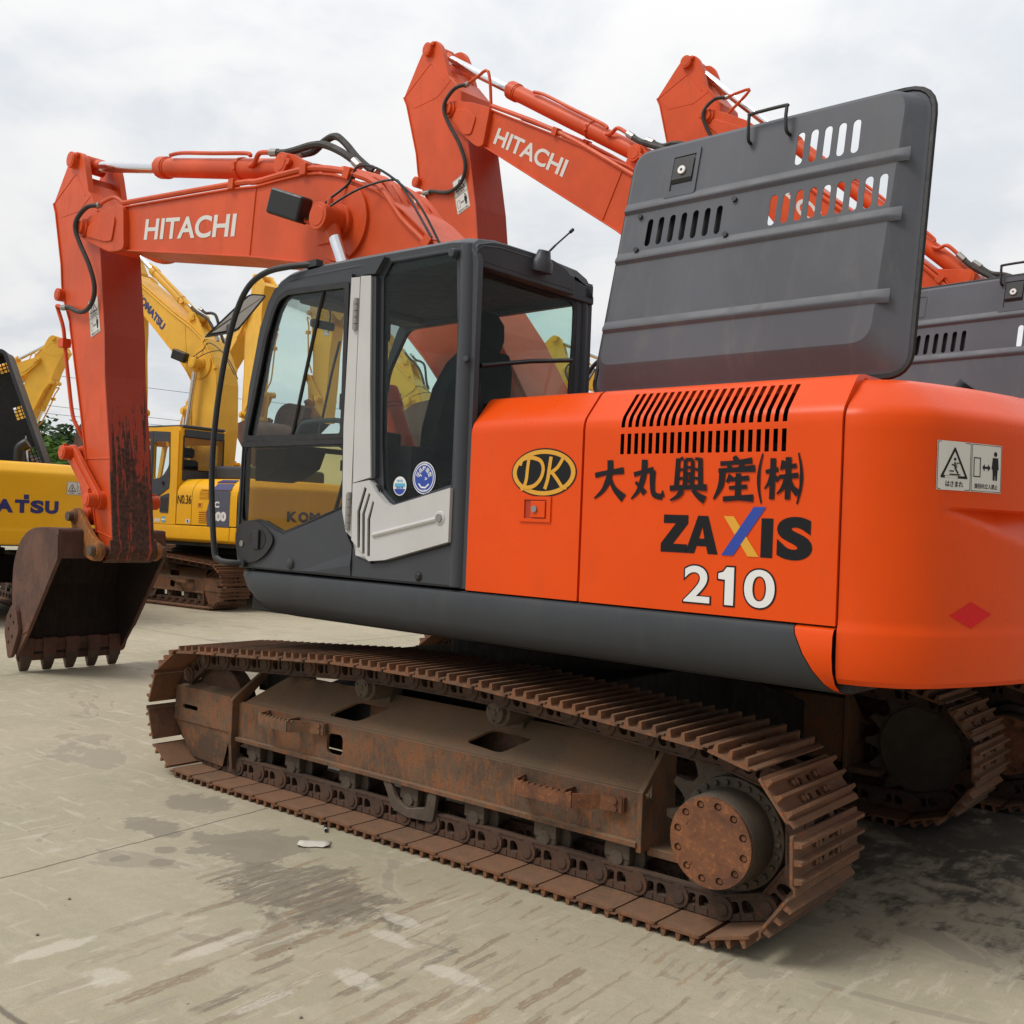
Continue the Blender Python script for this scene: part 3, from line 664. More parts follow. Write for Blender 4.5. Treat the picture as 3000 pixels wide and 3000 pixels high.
    for t in (.52, 2.6+1.2, 5.45): lathe_y(cb, [(Yv(1.365), .011), (Yv(1.372), .009), (Yv(1.3725), .005)], xs+.118*cos(t), zs+.118*sin(t), 12)
    cb.build('hub_cover', HUBM, sp)
    return fr
def undercarriage(root, detail=(True, True), steps=True):
    holder = root
    for sg, dt in ((1, detail[0]), (-1, detail[1])):
        track_chain(root, 1.1*sg, dt); track_frame(root, 1.1*sg, sg, steps)
    cb = MB(); cb.box(-.75, .75, -.72, .72, .42, .80); cb.cyl((0, 0, .78), (0, 0, .90), .66, n=40); cb.cyl((0, 0, .90), (0, 0, 1.0), .60, n=40)
    for sx in (-1, 1):
        for sy in (-1, 1):
            cb.add([(sx*.35, sy*.6, .45), (sx*.75, sy*.6, .45), (sx*1.05, sy*1.0, .32), (sx*.55, sy*1.0, .32), (sx*.35, sy*.6, .74), (sx*.75, sy*.6, .74), (sx*1.05, sy*1.0, .56), (sx*.55, sy*1.0, .56)],
                   [(0, 1, 2, 3), (4, 7, 6, 5), (0, 4, 5, 1), (1, 5, 6, 2), (2, 6, 7, 3), (3, 7, 4, 0)])
    cb.build('undercarriage_frame', UNDER, root, bevel=.01)
# ------------------------------------------------------------------ upper structure of the orange machines
TH = radians(-1.9975)
SIDE = [(1.355, 1.231), (1.3555, 1.5), (1.355, 1.93), (1.352, 1.955), (1.343, 1.978), (1.325, 2.000), (1.245, 2.092), (1.222, 2.104), (1.19, 2.109), (.86, 2.115)]
R0, RF = 2.75, .34
CY = 1.355-RF; CX = -sqrt((R0-RF)**2-CY**2)
def cw_plan():
    b = atan2(CY, CX); pts = [(-2.209, 1.355)]
    pts = [(CX+RF*cos(t), CY+RF*sin(t)) for t in [pi/2+(b-pi/2)*k/16 for k in range(17)]]
    pts += [(R0*cos(t), R0*sin(t)) for t in [b+(pi-b)*k/30 for k in range(1, 31)]]
    return pts
CWP = cw_plan(); CWL = [0.0]
for i in range(1, len(CWP)): CWL.append(CWL[-1]+hypot(CWP[i][0]-CWP[i-1][0], CWP[i][1]-CWP[i-1][1]))
def cw_point(s, z, lift=0.0):                           # s = distance round the plan from the left corner (mirrors past the middle)
    half = CWL[-1]; mir = s > half; q = 2*half-s if mir else s
    i = max(j for j in range(len(CWL)-1) if CWL[j] <= max(q, 0)); t = (q-CWL[i])/(CWL[i+1]-CWL[i])
    a, b = Vector(CWP[i]), Vector(CWP[i+1]); p = a+(b-a)*t
    if p.x > -2.209: p.x = -2.209 if p.x < -2.1 else p.x
    c = Vector((CX, CY)) if q < CWL[16] else Vector((0, 0)); n = (p-c).normalized(); p = p+n*lift
    return (p.x, -p.y if mir else p.y, z)
CW_PROF = [(1.055, .16), (1.038, .085), (1.032, .055), (1.036, .030), (1.055, .010), (1.09, .001), (1.15, -.002), (1.205, -.001), (1.222, .001), (1.236, .0075), (1.26, .009),
           (1.38, .009), (1.44, .009), (1.48, .009), (1.50, .009), (1.52, .009), (1.54, .009), (1.56, .009), (1.58, .009), (1.60, .009), (1.62, .009), (1.64, .009), (1.650, .009), (1.655, .009), (1.70, .009), (1.90, .009), (1.945, .012), (1.968, .022), (1.99, .040), (2.045, .105), (2.07, .130), (2.088, .165), (2.096, .22), (2.10, .6)]
def recess(s, z):
    half = CWL[-1]; q = min(s, 2*half-s)
    if q < .36: return 0
    lo = 1.640-min(.15, (q-.36)*.26); d = min(.050, (q-.36)*.16)
    return d*min(1, (z-lo)/(1.640-lo)) if lo < z < 1.6465 else 0
def counterweight(root, mat, rz, dent=True):
    mb = MB(); half = CWL[-1]; S = sorted(set([0.0, .012, .03, .06]+[half*2*k/220 for k in range(1, 220)]+[2*half-.03, 2*half-.012, 2*half])); rows = []
    for z, d in CW_PROF: rows.append([cw_point(s, z, -d-(recess(s, z) if dent else 0)) for s in S])
    mb.grid(rows)
    for e in (0, -1):
        e_ = [r[e] for r in rows]; mb.add(e_+[(e_[0][0]+.5, e_[0][1]*.55, 1.1), (e_[0][0]+.5, e_[0][1]*.55, 2.0)], [tuple(range(len(e_)))])
    mb.box(-2.4, -2.15, -1.1, 1.1, 1.06, 1.09)
    return mb.build('counterweight', mat, root, rz=rz, smooth=28)

def side_profile_panel(mb, x0, x1, mi=0, prof=SIDE, sg=1):
    mb.grid([[(x, sg*y, z) for y, z in prof] for x in (x0, x1)], mi)
def louvred_panel(root, rz):
    # engine side panel with two rows of slots cut through it
    S = [0.0]
    for i in range(1, len(SIDE)): S.append(S[-1]+hypot(SIDE[i][0]-SIDE[i-1][0], SIDE[i][1]-SIDE[i-1][1]))
    def at(s):
        i = max(j for j in range(len(S)-1) if S[j] <= s+1e-9); t = (s-S[i])/(S[i+1]-S[i]); a, b = SIDE[i], SIDE[i+1]
        return a[0]+(b[0]-a[0])*t, a[1]+(b[1]-a[1])*t
    zs = lambda z: z-1.231
    stop = S[6]-.018
    rows = [(zs(1.828), zs(1.909)), (zs(1.934), stop)]
    bs = sorted(set([round(q, 5) for q in S]+[round(q, 5) for r in rows for q in r]))
    x0, pitch, wd = -1.290, .0330, .0175; xs = [-1.113]; sl = []
    for k in range(22): a = x0-k*pitch; sl.append((round(a, 5), round(a-wd, 5))); xs += [sl[-1][0], sl[-1][1]]
    xs += [-2.203]
    mb = MB(); cells = {q[0] for q in sl}
    V = {}
    def vi(x, s):
        k = (x, s)
        if k not in V: V[k] = len(mb.v); y, z = at(s); mb.v.append((x, y, z))
        return V[k]
    for i in range(len(xs)-1):
        for j in range(len(bs)-1):
            c = (bs[j]+bs[j+1])/2
            if xs[i] in cells and any(a < c < b for a, b in rows): continue
            mb.f.append((vi(xs[i], bs[j]), vi(xs[i+1], bs[j]), vi(xs[i+1], bs[j+1]), vi(xs[i], bs[j+1]))); mb.m.append(0)
    # returned edges
    for x in (-1.113, -2.203):
        e = [(x, y, z) for y, z in SIDE]; mb.grid([e, [(p[0], p[1]-.03, p[2]) if p[2] < 2.0 else (p[0], p[1]-.02, p[2]-.03) for p in e]])
    return mb.build('engine_panel', ORANGE, root, rz=rz, smooth=30)

def hood(root, rz, latch_u=(.235, .355), recess_label=False):
    """opened engine cover standing on its hinge: local u along the machine, v up the panel, n outwards"""
    O = Vector((-.787, .945, 2.160)); eu = Vector((-1, 0, 0)); ev = Vector((0, -.157, .9876)); en = Vector((0, .9876, .157))
    if recess_label: O = Vector((-.52, .945, 2.05))
    W, Hh = (1.455 if not recess_label else 1.75), 1.165
    F = lambda u, v, n=0.0: tuple(O+eu*(W-(W-u)*(1-.052*v/Hh))+ev*v+en*n)      # the panel narrows a little towards its free edge
    outer = rnd([(0, 0), (W, 0), (W, Hh), (0, Hh)], [.07, .09, .13, .09], 6)
    inner = rnd([(.055, .115), (W-.135, .115), (W-.085, Hh-.04), (.055, Hh-.04)], [.06, .08, .09, .07], 6)
    lip = inset(outer, .016)
    mb = MB()
    mb.grid([[F(u, v, n) for u, v in L] for L, n in ((outer, -.090), (outer, -.070), (lip, -.064), (inset(outer, .024), -.060), (inset(inner, -.016), -.008), (inner, 0))], 0, close=True)
    holes = []
    if not recess_label:
        for k in range(5): u = .86+k*.062; holes.append(slot(u, u+.034, .955, 1.098))
        for k in range(9): u = .770+k*.0598; holes.append(slot(u, u+.034, .708, .842))
        lg = [slot(.142+k*.0612, .142+k*.0612+.030, .712, .842) for k in range(7)]
    else:
        for k in range(5): u = 1.24+k*.062; holes.append(slot(u, u+.034, .955, 1.098))
        for k in range(8): u = 1.16+k*.0598; holes.append(slot(u, u+.034, .69, .83))
        lg = [slot(.50+k*.0612, .50+k*.0612+.030, .70, .835) for k in range(6)]
    du, dv = (.045, -.050) if not recess_label else (.03, -.01)
    sh = lambda L: [(p[0]+du, p[1]+dv) for p in L]
    holes, lg = [sh(h_) for h_ in holes], [sh(h_) for h_ in lg]
    vs, fs = fill(inner, holes+lg, .004)
    mb.add([F(p[0], p[1], p[2]-.002) for p in vs], fs)
    F0 = F; F = lambda u, v, n=0.0: F0(u+du, v+dv, n)
    # bolted duct behind the left slots
    a, b = (.11, .60) if not recess_label else (.46, .90)
    def bx(u0, u1, v0, v1, n0, n1, mi=0):
        mb.add([F(u, v, n) for n in (n0, n1) for v in (v0, v1) for u in (u0, u1)], [(0, 2, 3, 1), (4, 5, 7, 6), (0, 1, 5, 4), (2, 6, 7, 3), (0, 4, 6, 2), (1, 3, 7, 5)], mi)
    bx(a, b, .68, .87, -.10, -.03, 1)
    # pressed ribs
    for v, e in ((.900, -.115), (.660, -.125), (.335, -.14)):
        u0, u1 = .0, W+e-.01
        mb.grid([[F(u0, v+dv, n) for dv, n in ((.036, 0), (.004, .014), (-.006, .0135), (-.020, 0))], [F(u1-.02, v+dv, n) for dv, n in ((.036, 0), (.004, .014), (-.006, .0135), (-.020, 0))], [F(u1+.03, v+dv, -.004) for dv in (.036, .004, -.006, -.020)]])
    h = mb.build('engine_hood', [HOODG, BLACK], root, rz=rz, smooth=40)
    # seal along the rim
    sb = MB(); L = [F0(u, v, -.072) for u, v in inset(outer, -.004)]; sb.tube(L+[L[0]], .013, 6, cap=False); sb.build('rubber_seal', BLACK, h)
    for (u0, v0) in ((.105, .70), (.095, .86), (.575, .70), (.595, .855)) if not recess_label else ():
        b_ = MB(); b_.cyl(F(u0, v0, 0), F(u0, v0, .012), .0125, n=6); b_.build('bolt', BPLAS, h)
    u0, u1 = latch_u; v0, v1 = .955, 1.115
    lb = MB()
    vs, fs = fill(rnd([(u0-.028, v0-.03), (u1+.02, v0-.03), (u1+.02, v1+.03), (u0-.028, v1+.03)], .012), [[(u0, v0), (u1, v0), (u1, v1), (u0, v1)]], .008)
    lb.add([F(p[0], p[1], p[2]+.003) for p in vs], fs)
    lb.add([F(u, v, n) for u, v, n in ((u0, v0, -.03), (u1, v0, -.03), (u1, v1, -.03), (u0, v1, -.03))], [(0, 1, 2, 3)], 1)
    lb.grid([[F(u0+.006, v, n), F(u1-.006, v, n)] for v, n in ((v1-.008, .010), (v0+.05, .012), (v0+.035, .004), (v0+.03, -.02))], 1)
    cu, cv = (u0+u1)/2-.002, v0+.088
    lb.cyl(F(cu, cv, .005), F(cu, cv, .020), .019, n=18, mi=2); lb.cyl(F(cu, cv, .018), F(cu, cv, .022), .006, n=8, mi=1)
    lb.build('hood_latch', [HOODG, BPLAS, WHITE2], h, smooth=25)
    hb = MB(); c = (.635, .80) if not recess_label else (latch_u[0]-.02, latch_u[1]+.02)
    hb.tube(smoothpath([F(c[0]-.003, 1.100, .0), F(c[0], 1.105, .03), F(c[0]-.004, 1.17, .04), F(c[0]-.006, 1.205, .04), F(c[0]+.006, 1.214, .04), F(c[1], 1.214, .04), F(c[1]+.01, 1.205, .04), F(c[1]+.012, 1.16, .04), F(c[1]+.018, 1.105, .03), F(c[1]+.022, 1.098, 0)], 4), .0075, 8)
    hb.build('hood_handle', BPLAS, h)
    if recess_label:
        d = MB(); vs, fs = fill(rnd([(.30, .955), (.53, .955), (.53, 1.10), (.30, 1.10)], .012), [rnd([(.306, .961), (.524, .961), (.524, 1.094), (.306, 1.094)], .01)], .004)
        d.add([F(p[0], p[1], p[2]+.001) for p in vs], fs); d.build('label_frame', HOODG, h)
    # stay rod holding it up
    st = MB(); st.tube([F(.25, .5, -.1), (O.x-.3, .35, 2.12)], .010, 8); st.build('hood_stay', STEEL, h)
    return h

CABO = [(1.285, 1.236), (1.293, 1.529), (1.272, 1.945), (1.233, 2.24), (1.156, 2.553), (1.088, 2.699), (1.027, 2.785), (.926, 2.828), (.638, 2.840), (-.30, 2.822), (-.43, 2.80), (-.468, 2.72), (-.470, 1.236)]
DGL = [(1.242, 1.95), (1.171, 2.213), (1.094, 2.501), (1.032, 2.645), (.984, 2.708), (.911, 2.733), (.409, 2.714), (.401, 1.94)]
DLO = [(1.268, 1.922), (.394, 1.909), (.379, 1.577), (.866, 1.432), (.942, 1.452), (1.07, 1.494), (1.272, 1.47)]
SWIN = [(.121, 2.800), (-.32, 2.790), (-.343, 2.743), (-.384, 2.147), (-.395, 1.703), (-.149, 1.640), (.017, 1.600), (.115, 1.672), (.143, 1.908), (.180, 2.722)]
def cab(root, rz):
    mb = MB()
    # left wall with openings
    mb.plate(CABO, [inset(DGL, .012), inset(DLO, .008), inset(SWIN, .012)], 1.318, 1.350)
    # right wall
    CABR = [(max(x, -.372), z) for x, z in CABO[:-2]]+[(-.372, 1.236)]
    mb.plate(CABR, [rnd([(1.235, 1.97), (1.16, 2.45), (1.0, 2.70), (-.33, 2.71), (-.36, 1.93)], .06), rnd([(1.23, 1.36), (1.235, 1.90), (.55, 1.90), (.55, 1.36)], .04)], .385, .415)
    # rear wall
    mb.plate([(.385, 1.24), (1.35, 1.24), (1.35, 2.81), (.385, 2.81)], [rnd([(.515, 1.90), (1.255, 1.90), (1.268, 2.715), (.508, 2.715)], .07)], -.385, -.355, 'x')
    # roof and floor
    sec = lambda dz, k: [(y, z+dz) for y, z in ((.385, 2.790), (.395, 2.835), (.43, 2.862), (.55, 2.880), (.9, 2.886), (1.2, 2.880), (1.31, 2.862), (1.345, 2.838), (1.352, 2.800))]
    xs = [(1.06, -.075), (1.02, -.032), (.95, -.008), (.85, .002), (.4, .0), (-.2, -.014), (-.36, -.02), (-.43, -.034), (-.455, -.07)]
    mb.grid([[(max(x, -.375-.08*min(1, max(0, (y-.40)/.35))), y, z) for y, z in sec(dz, 0)] for x, dz in xs])
    mb.prism([(.62, 2.70), (1.345, 2.70), (1.345, 2.745), (1.30, 2.785), (.9, 2.812), (.62, 2.800)], -.450, -.386, 'x'); mb.prism([(.39, 2.70), (.62, 2.70), (.62, 2.800), (.55, 2.80), (.43, 2.78), (.39, 2.74)], -.400, -.3845, 'x')
    mb.box(-.372, 1.03, .40, 1.34, 2.735, 2.775, 1)
    mb.box(-.37, 1.28, .39, 1.34, 1.236, 1.27, 1)
    # front cross members
    mb.box(1.24, 1.285, .40, 1.34, 1.236, 1.36); mb.box(1.235, 1.278, .40, 1.34, 1.915, 1.945); mb.box(.96, 1.05, .40, 1.34, 2.735, 2.80)
    # lower rear: solid wall, inner trim
    mb.box(-.35, .10, 1.30, 1.316, 1.27, 1.62, 1); mb.box(-.35, -.33, .42, 1.3, 1.27, 1.9, 1); mb.box(-.35, .5, .417, .43, 1.27, 1.92, 1)
    # dash trim inside the front corner
    mb.prism([(1.23, 1.72), (1.23, 1.90), (.93, 1.90), (.98, 1.80), (1.12, 1.74)], 1.05, 1.31, 'y', 1)
    fr = mb.build('cab_frame', [CABG, INT], root, bevel=.010, rz=rz)
    # rear fascia under the roof overhang and the visor cone
    rb = MB()
    rb.prism(rnd([(1.345, 2.722), (1.345, 2.795), (1.236, 2.828), (1.148, 2.836), (.964, 2.842), (.802, 2.842), (.691, 2.820), (.632, 2.775), (.622, 2.722)], .02, 3), -.452, -.392, 'x')
    rb.lathe([(0, .062), (.05, .056), (.07, .04), (.105, .03)], (-.455, .905, 2.758), (-.25, 0, 1), 20)
    rb.build('roof_fascia', CABG, fr, bevel=.012)
    an = MB(); an.cyl((-.475, .885, 2.845), (-.49, .835, 2.90), .0055, n=8); an.cyl((-.49, .835, 2.90), (-.515, .742, 2.99), .0045, n=8); an.cyl((-.512, .752, 2.98), (-.517, .736, 2.997), .0085, n=8)
    an.build('antenna', BPLAS, fr)
    # corner pillars
    pb = MB(); pb.tube([(-.405, 1.326, 1.24), (-.405, 1.326, 2.3), (-.395, 1.324, 2.70), (-.385, 1.318, 2.80)], .048, 14); pb.cyl((-.43, 1.355, 2.265), (-.44, 1.380, 2.27), .014, n=12)
    pb.cyl((-.325, 1.355, 2.765), (-.325, 1.385, 2.765), .026, .02, n=14); pb.build('rear_pillar', CABG, fr, bevel=.004)
    pb = MB(); pb.tube([(-.355, .445, 1.24), (-.355, .445, 2.66), (-.345, .455, 2.80)], .042, 14); pb.box(-.40, -.34, .395, .47, 2.72, 2.80); pb.build('rear_pillar', CABG, fr, bevel=.008)
    rb = MB(); rb.tube([(-.358, 1.3335, 2.74), (-.385, 1.3335, 2.1), (-.395, 1.3335, 1.66)], .012, 8); rb.build('drip_rail', CABG, fr)
    # glass
    for nm, ol, m_ in (('side_window', SWIN, GLD),):
        b = MB(); b.plate(ol, [], 1.340, 1.345); b.build(nm, m_, fr, smooth=0)
    b = MB(); b.plate(rnd([(.50, 1.88), (1.27, 1.88), (1.28, 2.73), (.50, 2.73)], .05), [], -.378, -.373, 'x'); b.plate(rnd([(.50, 1.88), (1.27, 1.88), (1.28, 2.73), (.50, 2.73)], .05), [rnd([(.575, 1.93), (1.15, 1.93), (1.235, 2.25), (1.242, 2.69), (.535, 2.69)], .05)], -.384, -.380, 'x', 1)
    rw = b.build('rear_window', [GLR, BLACK], fr, smooth=0)
    b = MB(); b.tube([(-.40, 1.235, 2.262), (-.41, .90, 2.33), (-.40, .56, 2.385)], .011, 8); b.build('guard_bar', BPLAS, rw)
    b = MB(); L = [(1.278, 1.30), (1.287, 1.53), (1.266, 1.945), (1.227, 2.24), (1.150, 2.553), (1.07, 2.72), (1.0, 2.77)]
    b.grid([[(x, y, z) for x, z in L] for y in (.415, 1.318)]); b.build('windshield', GLS, fr)
    b = MB(); b.plate(rnd([(1.235, 1.97), (1.16, 2.45), (1.0, 2.70), (-.33, 2.71), (-.36, 1.93)], .06), [], .398, .402); b.build('right_window', GLS, fr, smooth=0)
    # wiper
    b = MB(); b.tube([(1.262, .86, 1.97), (1.20, .82, 2.40), (1.165, .80, 2.58)], .008, 6); b.build('wiper', BPLAS, fr)
    # inner mirror, curtain and sun visor shapes under the roof
    b = MB(); b.box(.99, 1.06, .55, .78, 2.60, 2.74); b.box(.80, .98, .44, 1.25, 2.70, 2.735); b.box(1.02, 1.05, .95, 1.12, 2.60, 2.65); b.build('sun_visor', MID, fr, bevel=.02)

    # door with its own parts
    db = MB()
    ring = lambda ol, d1, d2, y0, y1, mi: db.plate(rnd(inset(ol, -d1), .02), [rnd(inset(ol, d2), .02)], y0, y1, 'y', mi)
    DO = [(1.292, 1.50), (1.270, 1.945), (1.230, 2.24), (1.153, 2.553), (1.086, 2.695), (1.030, 2.765), (.94, 2.785), (.385, 2.765), (.385, 1.56), (.335, 1.44), (.300, 1.395), (.302, 1.247), (1.262, 1.247), (1.288, 1.34)]
    db.plate(DO, [DGL, DLO], 1.352, 1.372)
    door = db.build('cab_door', CABG, fr, bevel=.006)
    b = MB(); b.plate(rnd(inset(DGL, -.012), .02), [rnd(inset(DGL, .018), .02)], 1.368, 1.379); b.box(.395, 1.265, 1.358, 1.379, 1.905, 1.935)
    p, q = Vector((.612, 0, 2.72)), Vector((.837, 0, 1.94)); b.tube([(p.x, 1.364, p.z), (q.x, 1.364, q.z)], .010, 6); b.box(.420, .442, 1.35, 1.372, 2.08, 2.16)
    b.build('window_gasket', BLACK, door)
    b = MB(); b.plate(inset(DGL, -.004), [], 1.357, 1.361); b.build('door_window', GLS, door, smooth=0)
    b = MB(); b.plate(inset(DLO, -.004), [], 1.357, 1.361); b.build('lower_door_window', GLT, door, smooth=0)
    # dark ceramic border of the lower pane
    b = MB(); b.plate(inset(DLO, -.002), [rnd([(1.0, 1.895), (.405, 1.893), (.402, 1.60), (.86, 1.455), (.93, 1.475), (1.045, 1.55), (1.06, 1.70), (.985, 1.80)], .06)], 1.3625, 1.3645)
    # keep only a narrow border: outline follows the pane
    b.v, b.f, b.m = [], [], []
    b.plate(inset(DLO, -.002), [rnd(inset(DLO, .018), .04)], 1.3625, 1.3645); b.build('pane_border', BPLAS, door, smooth=0)
    st = [(.375, 2.739), (.309, 2.734), (.309, 1.99), (.309, 1.706), (.296, 1.44), (.339, 1.467), (.371, 1.566), (.389, 1.993)]
    b = MB(); b.plate(st, [], 1.366, 1.382); b.build('silver_trim', SILV, door, bevel=.003)
    for z0, z1, x in ((2.467, 2.63, .325), (1.471, 1.663, .318)):
        b = MB()
        for k in range(5): a = z0+(z1-z0)*k/5; b.cyl((x, 1.383, a+.002), (x, 1.383, a+(z1-z0)/5-.002), .0145, n=12)
        b.box(x-.004, x+.02, 1.375, 1.39, z0+.01, z1-.01); b.build('door_hinge', HINGE, door)
    ov = rnd([(1.285, 1.40), (1.262, 1.47), (1.18, 1.502), (1.08, 1.497), (1.0, 1.462), (.918, 1.405), (.985, 1.325), (1.08, 1.275), (1.20, 1.262), (1.255, 1.30)], .05, 5)
    b = MB(); b.plate(ov, [], 1.368, 1.386); dh = b.build('door_handle', BPLAS, door, bevel=.006)
    b = MB(); b.plate(rnd([(1.16, 1.40), (1.11, 1.455), (1.03, 1.455), (.985, 1.40), (1.03, 1.34), (1.11, 1.34)], .04), [], 1.3865, 1.388)
    b.box(1.045, 1.10, 1.388, 1.402, 1.345, 1.45, 1); b.build('handle_grip', [INT, BPLAS], dh, bevel=.004)
    b = MB(); b.cyl((1.215, 1.385, 1.37), (1.215, 1.392, 1.37), .017, n=16); b.build('door_lock', STEEL, dh)
    b = MB(); b.lathe([(0, .030), (.012, .026), (.018, .015)], (.785, 1.372, 1.282), (0, 1, 0), 18); b.build('rubber_stop', GREY, door)
    # crease in the lower door
    b = MB(); b.add([(.70, 1.3725, 1.25), (.30, 1.3725, 1.36), (.30, 1.378, 1.30), (.62, 1.376, 1.25)], [(0, 1, 2, 3)]); b.add([(.62, 1.376, 1.25), (.30, 1.378, 1.30), (.30, 1.3725, 1.248)], [(0, 1, 2)]); b.build('pressed_crease', CABG, door)
    hb = MB(); hb.tube(smoothpath([(.93, 1.27, 1.955), (.90, 1.25, 2.03), (.83, 1.24, 2.045), (.62, 1.24, 2.045), (.56, 1.25, 2.02), (.54, 1.27, 1.955)], 5), .014, 8); hb.build('grab_bar', MID, door)
    # fixed side: silver post, vent panel
    b = MB(); b.plate([(.299, 2.736), (.224, 2.730), (.200, 2.2), (.165, 1.736), (.294, 1.709), (.302, 1.99)], [], 1.350, 1.385); b.build('silver_post', SILV, fr, bevel=.008)
    b = MB(); b.plate([(.224, 2.730), (.196, 2.722), (.170, 2.2), (.142, 1.74), (.165, 1.736), (.200, 2.2)], [], 1.350, 1.375); b.plate([(.297, 2.812), (.13, 2.812), (.196, 2.735), (.30, 2.744)], [], 1.350, 1.384); b.build('post_trim', CABG, fr, bevel=.006)
    VO = [(.293, 1.705), (.170, 1.722), (.125, 1.670), (.056, 1.615), (.01, 1.598), (-.078, 1.617), (-.385, 1.688), (-.385, 1.443), (.039, 1.339), (.153, 1.328), (.286, 1.426)]
    SL = [[(.203, 1.69), (.25, 1.568), (.239, 1.389), (.219, 1.39), (.227, 1.569), (.186, 1.68)], [(.170, 1.661), (.213, 1.556), (.202, 1.361), (.182, 1.359), (.192, 1.557), (.157, 1.651)], [(.139, 1.622), (.172, 1.531), (.163, 1.353), (.143, 1.351), (.151, 1.532), (.127, 1.613)]]
    b = MB(); b.plate(VO, SL, 1.378, 1.388); b.plate(VO, [rnd([(.262, 1.70), (.262, 1.35), (.115, 1.343), (.115, 1.66), (.16, 1.715)], .01)], 1.352, 1.3785)
    g0, g1 = Vector((.125, 0, 1.455)), Vector((-.31, 0, 1.545)); b.tube([(g0.x, 1.3865, g0.z), (g1.x, 1.3865, g1.z)], .013, 8); b.lathe([(0, .034), (.004, .030), (.005, .02)], (-.326, 1.388, 1.549), (0, 1, 0), 20)
    vp = b.build('vent_panel', SILV, fr, bevel=.004)
    b = MB(); b.box(.118, .258, 1.362, 1.366, 1.345, 1.70); b.build('vent_backing', BLACK, vp)
    b = MB(); b.cyl((-.326, 1.39, 1.549), (-.326, 1.399, 1.549), .019, n=16); b.build('panel_lock', STEEL, vp)
    b = MB(); b.lathe([(0, .026), (.02, .022), (.03, .012)], (-.182, 1.352, 1.274), (0, 1, 0), 16); b.build('rubber_stop', BPLAS, fr)
    b = MB(); b.plate([(.296, 1.247), (.296, 1.39), (.15, 1.315), (.03, 1.325), (-.40, 1.43), (-.425, 1.44), (-.425, 1.247)], [], 1.352, 1.368); b.build('lower_side_panel', CABG, fr, bevel=.006)
    # stickers inside the side window
    d = Dec(flatmap((0, 1.3452, 0), (-1, 0, 0), (0, 0, 1), (0, 1, 0), .0012)); cx, cz, r = .169, 1.735, .076
    d.poly(circ(cx, cz, r, 40), 0, 0); d.poly(circ(cx, cz, r*.94, 40), 1, .0006); d.poly(circ(cx, cz, r*.86, 36), 0, .0012, [circ(cx, cz, r*.80, 36)])
    for k, chh in enumerate('超低騒音型'):
        t = radians(158-34*k); x, y = cx+r*.56*cos(t), cz+r*.56*sin(t); s_ = r*.30
        vs, fs = text_geo(chh, .02); c_, s2 = cos(t-pi/2), sin(t-pi/2)
        d.mb.add([d.fn(x+((a-.5)*c_-(b_-.5)*s2)*s_, y+((a-.5)*s2+(b_-.5)*c_)*s_, .0012) for a, b_ in vs], fs, 0)
    d.stroke([(cx-r*.45, cz-r*.35), (cx-r*.2, cz-r*.58), (cx+r*.15, cz-r*.6), (cx+r*.45, cz-r*.38)], r*.10, 0, .0012)
    d.stroke([(cx-r*.4, cz+r*.1), (cx-r*.3, cz+r*.2), (cx-r*.2, cz+r*.1)], r*.08, 0, .0014); d.stroke([(cx+r*.1, cz+r*.02), (cx+r*.3, cz-r*.05), (cx+r*.1, cz-r*.12)], r*.07, 0, .0014)
    d.text('低騒音', cx-r*.25, cz+r*.80-r*.02, r*.5, r*.12, 0, .0012); d.text('国土交通省', cx-r*.3, cz-r*.84, r*.6, r*.12, 0, .0012)
    d.build('noise_sticker', [WHITE2, DBLUE], fr)
    d = Dec(flatmap((0, 1.3452, 0), (-1, 0, 0), (0, 0, 1), (0, 1, 0), .0012)); cx, cz, r = .005, 1.696, .046
    d.poly(circ(cx, cz, r, 32), 0); d.poly([(cx+r*.9*cos(t), cz+r*.9*sin(t)) for t in [radians(200+140*k/14) for k in range(15)]], 1, .0006)
    d.rect(cx-r*.8, cz-r*.1, cx+r*.8, cz+r*.28, 2, .0006); d.text('指定', cx-r*.5, cz+r*.4, r, r*.28, 2, .0006); d.text('適合車', cx-r*.55, cz-r*.30, r*1.1, r*.26, 1, .0009)
    d.build('emission_sticker', [WHITE2, DBLUE, SKYB], fr)
    # seat and controls
    sb = MB(); sb.box(.0, .52, .62, 1.10, 1.72, 1.86); sb.box(.1, .45, .68, 1.04, 1.45, 1.72)
    seat = sb.build('operator_seat', SEATM, fr, bevel=.05, seg=3)
    bk = MB(); P = [(1.86, .16, .21, .23), (2.0, .15, .19, .245), (2.2, .12, .17, .235), (2.33, .09, .15, .19), (2.40, .07, .12, .13)]
    rows = []
    for z, xf, xb, hw in P: rows.append([(x-(z-1.86)*.12, .86+y, z) for x, y in ((xf-.02, -hw), (xf, -hw*.6), (xf, hw*.6), (xf-.02, hw), (xf-.13, hw), (xf-.16, hw*.6), (xf-.16, -hw*.6), (xf-.13, -hw))])
    bk.grid(rows, close=True); bk.add(rows[-1], [tuple(range(8))]); bk.build('seat_back', SEATM, seat, smooth=60)
    hd = MB(); rows = []
    for z, k in ((2.40, .45), (2.42, .85), (2.48, 1.0), (2.56, .98), (2.605, .75), (2.62, .35)): rows.append([(-.0-.05*k+.055*cos(t)*k-(.02), .86+.135*k*sin(t), z) for t in [2*pi*i/16 for i in range(16)]])
    hd.grid(rows, close=True); hd.add(rows[-1], [tuple(range(16))]); hd.build('headrest', SEATM, seat, smooth=60)
    cn = MB()
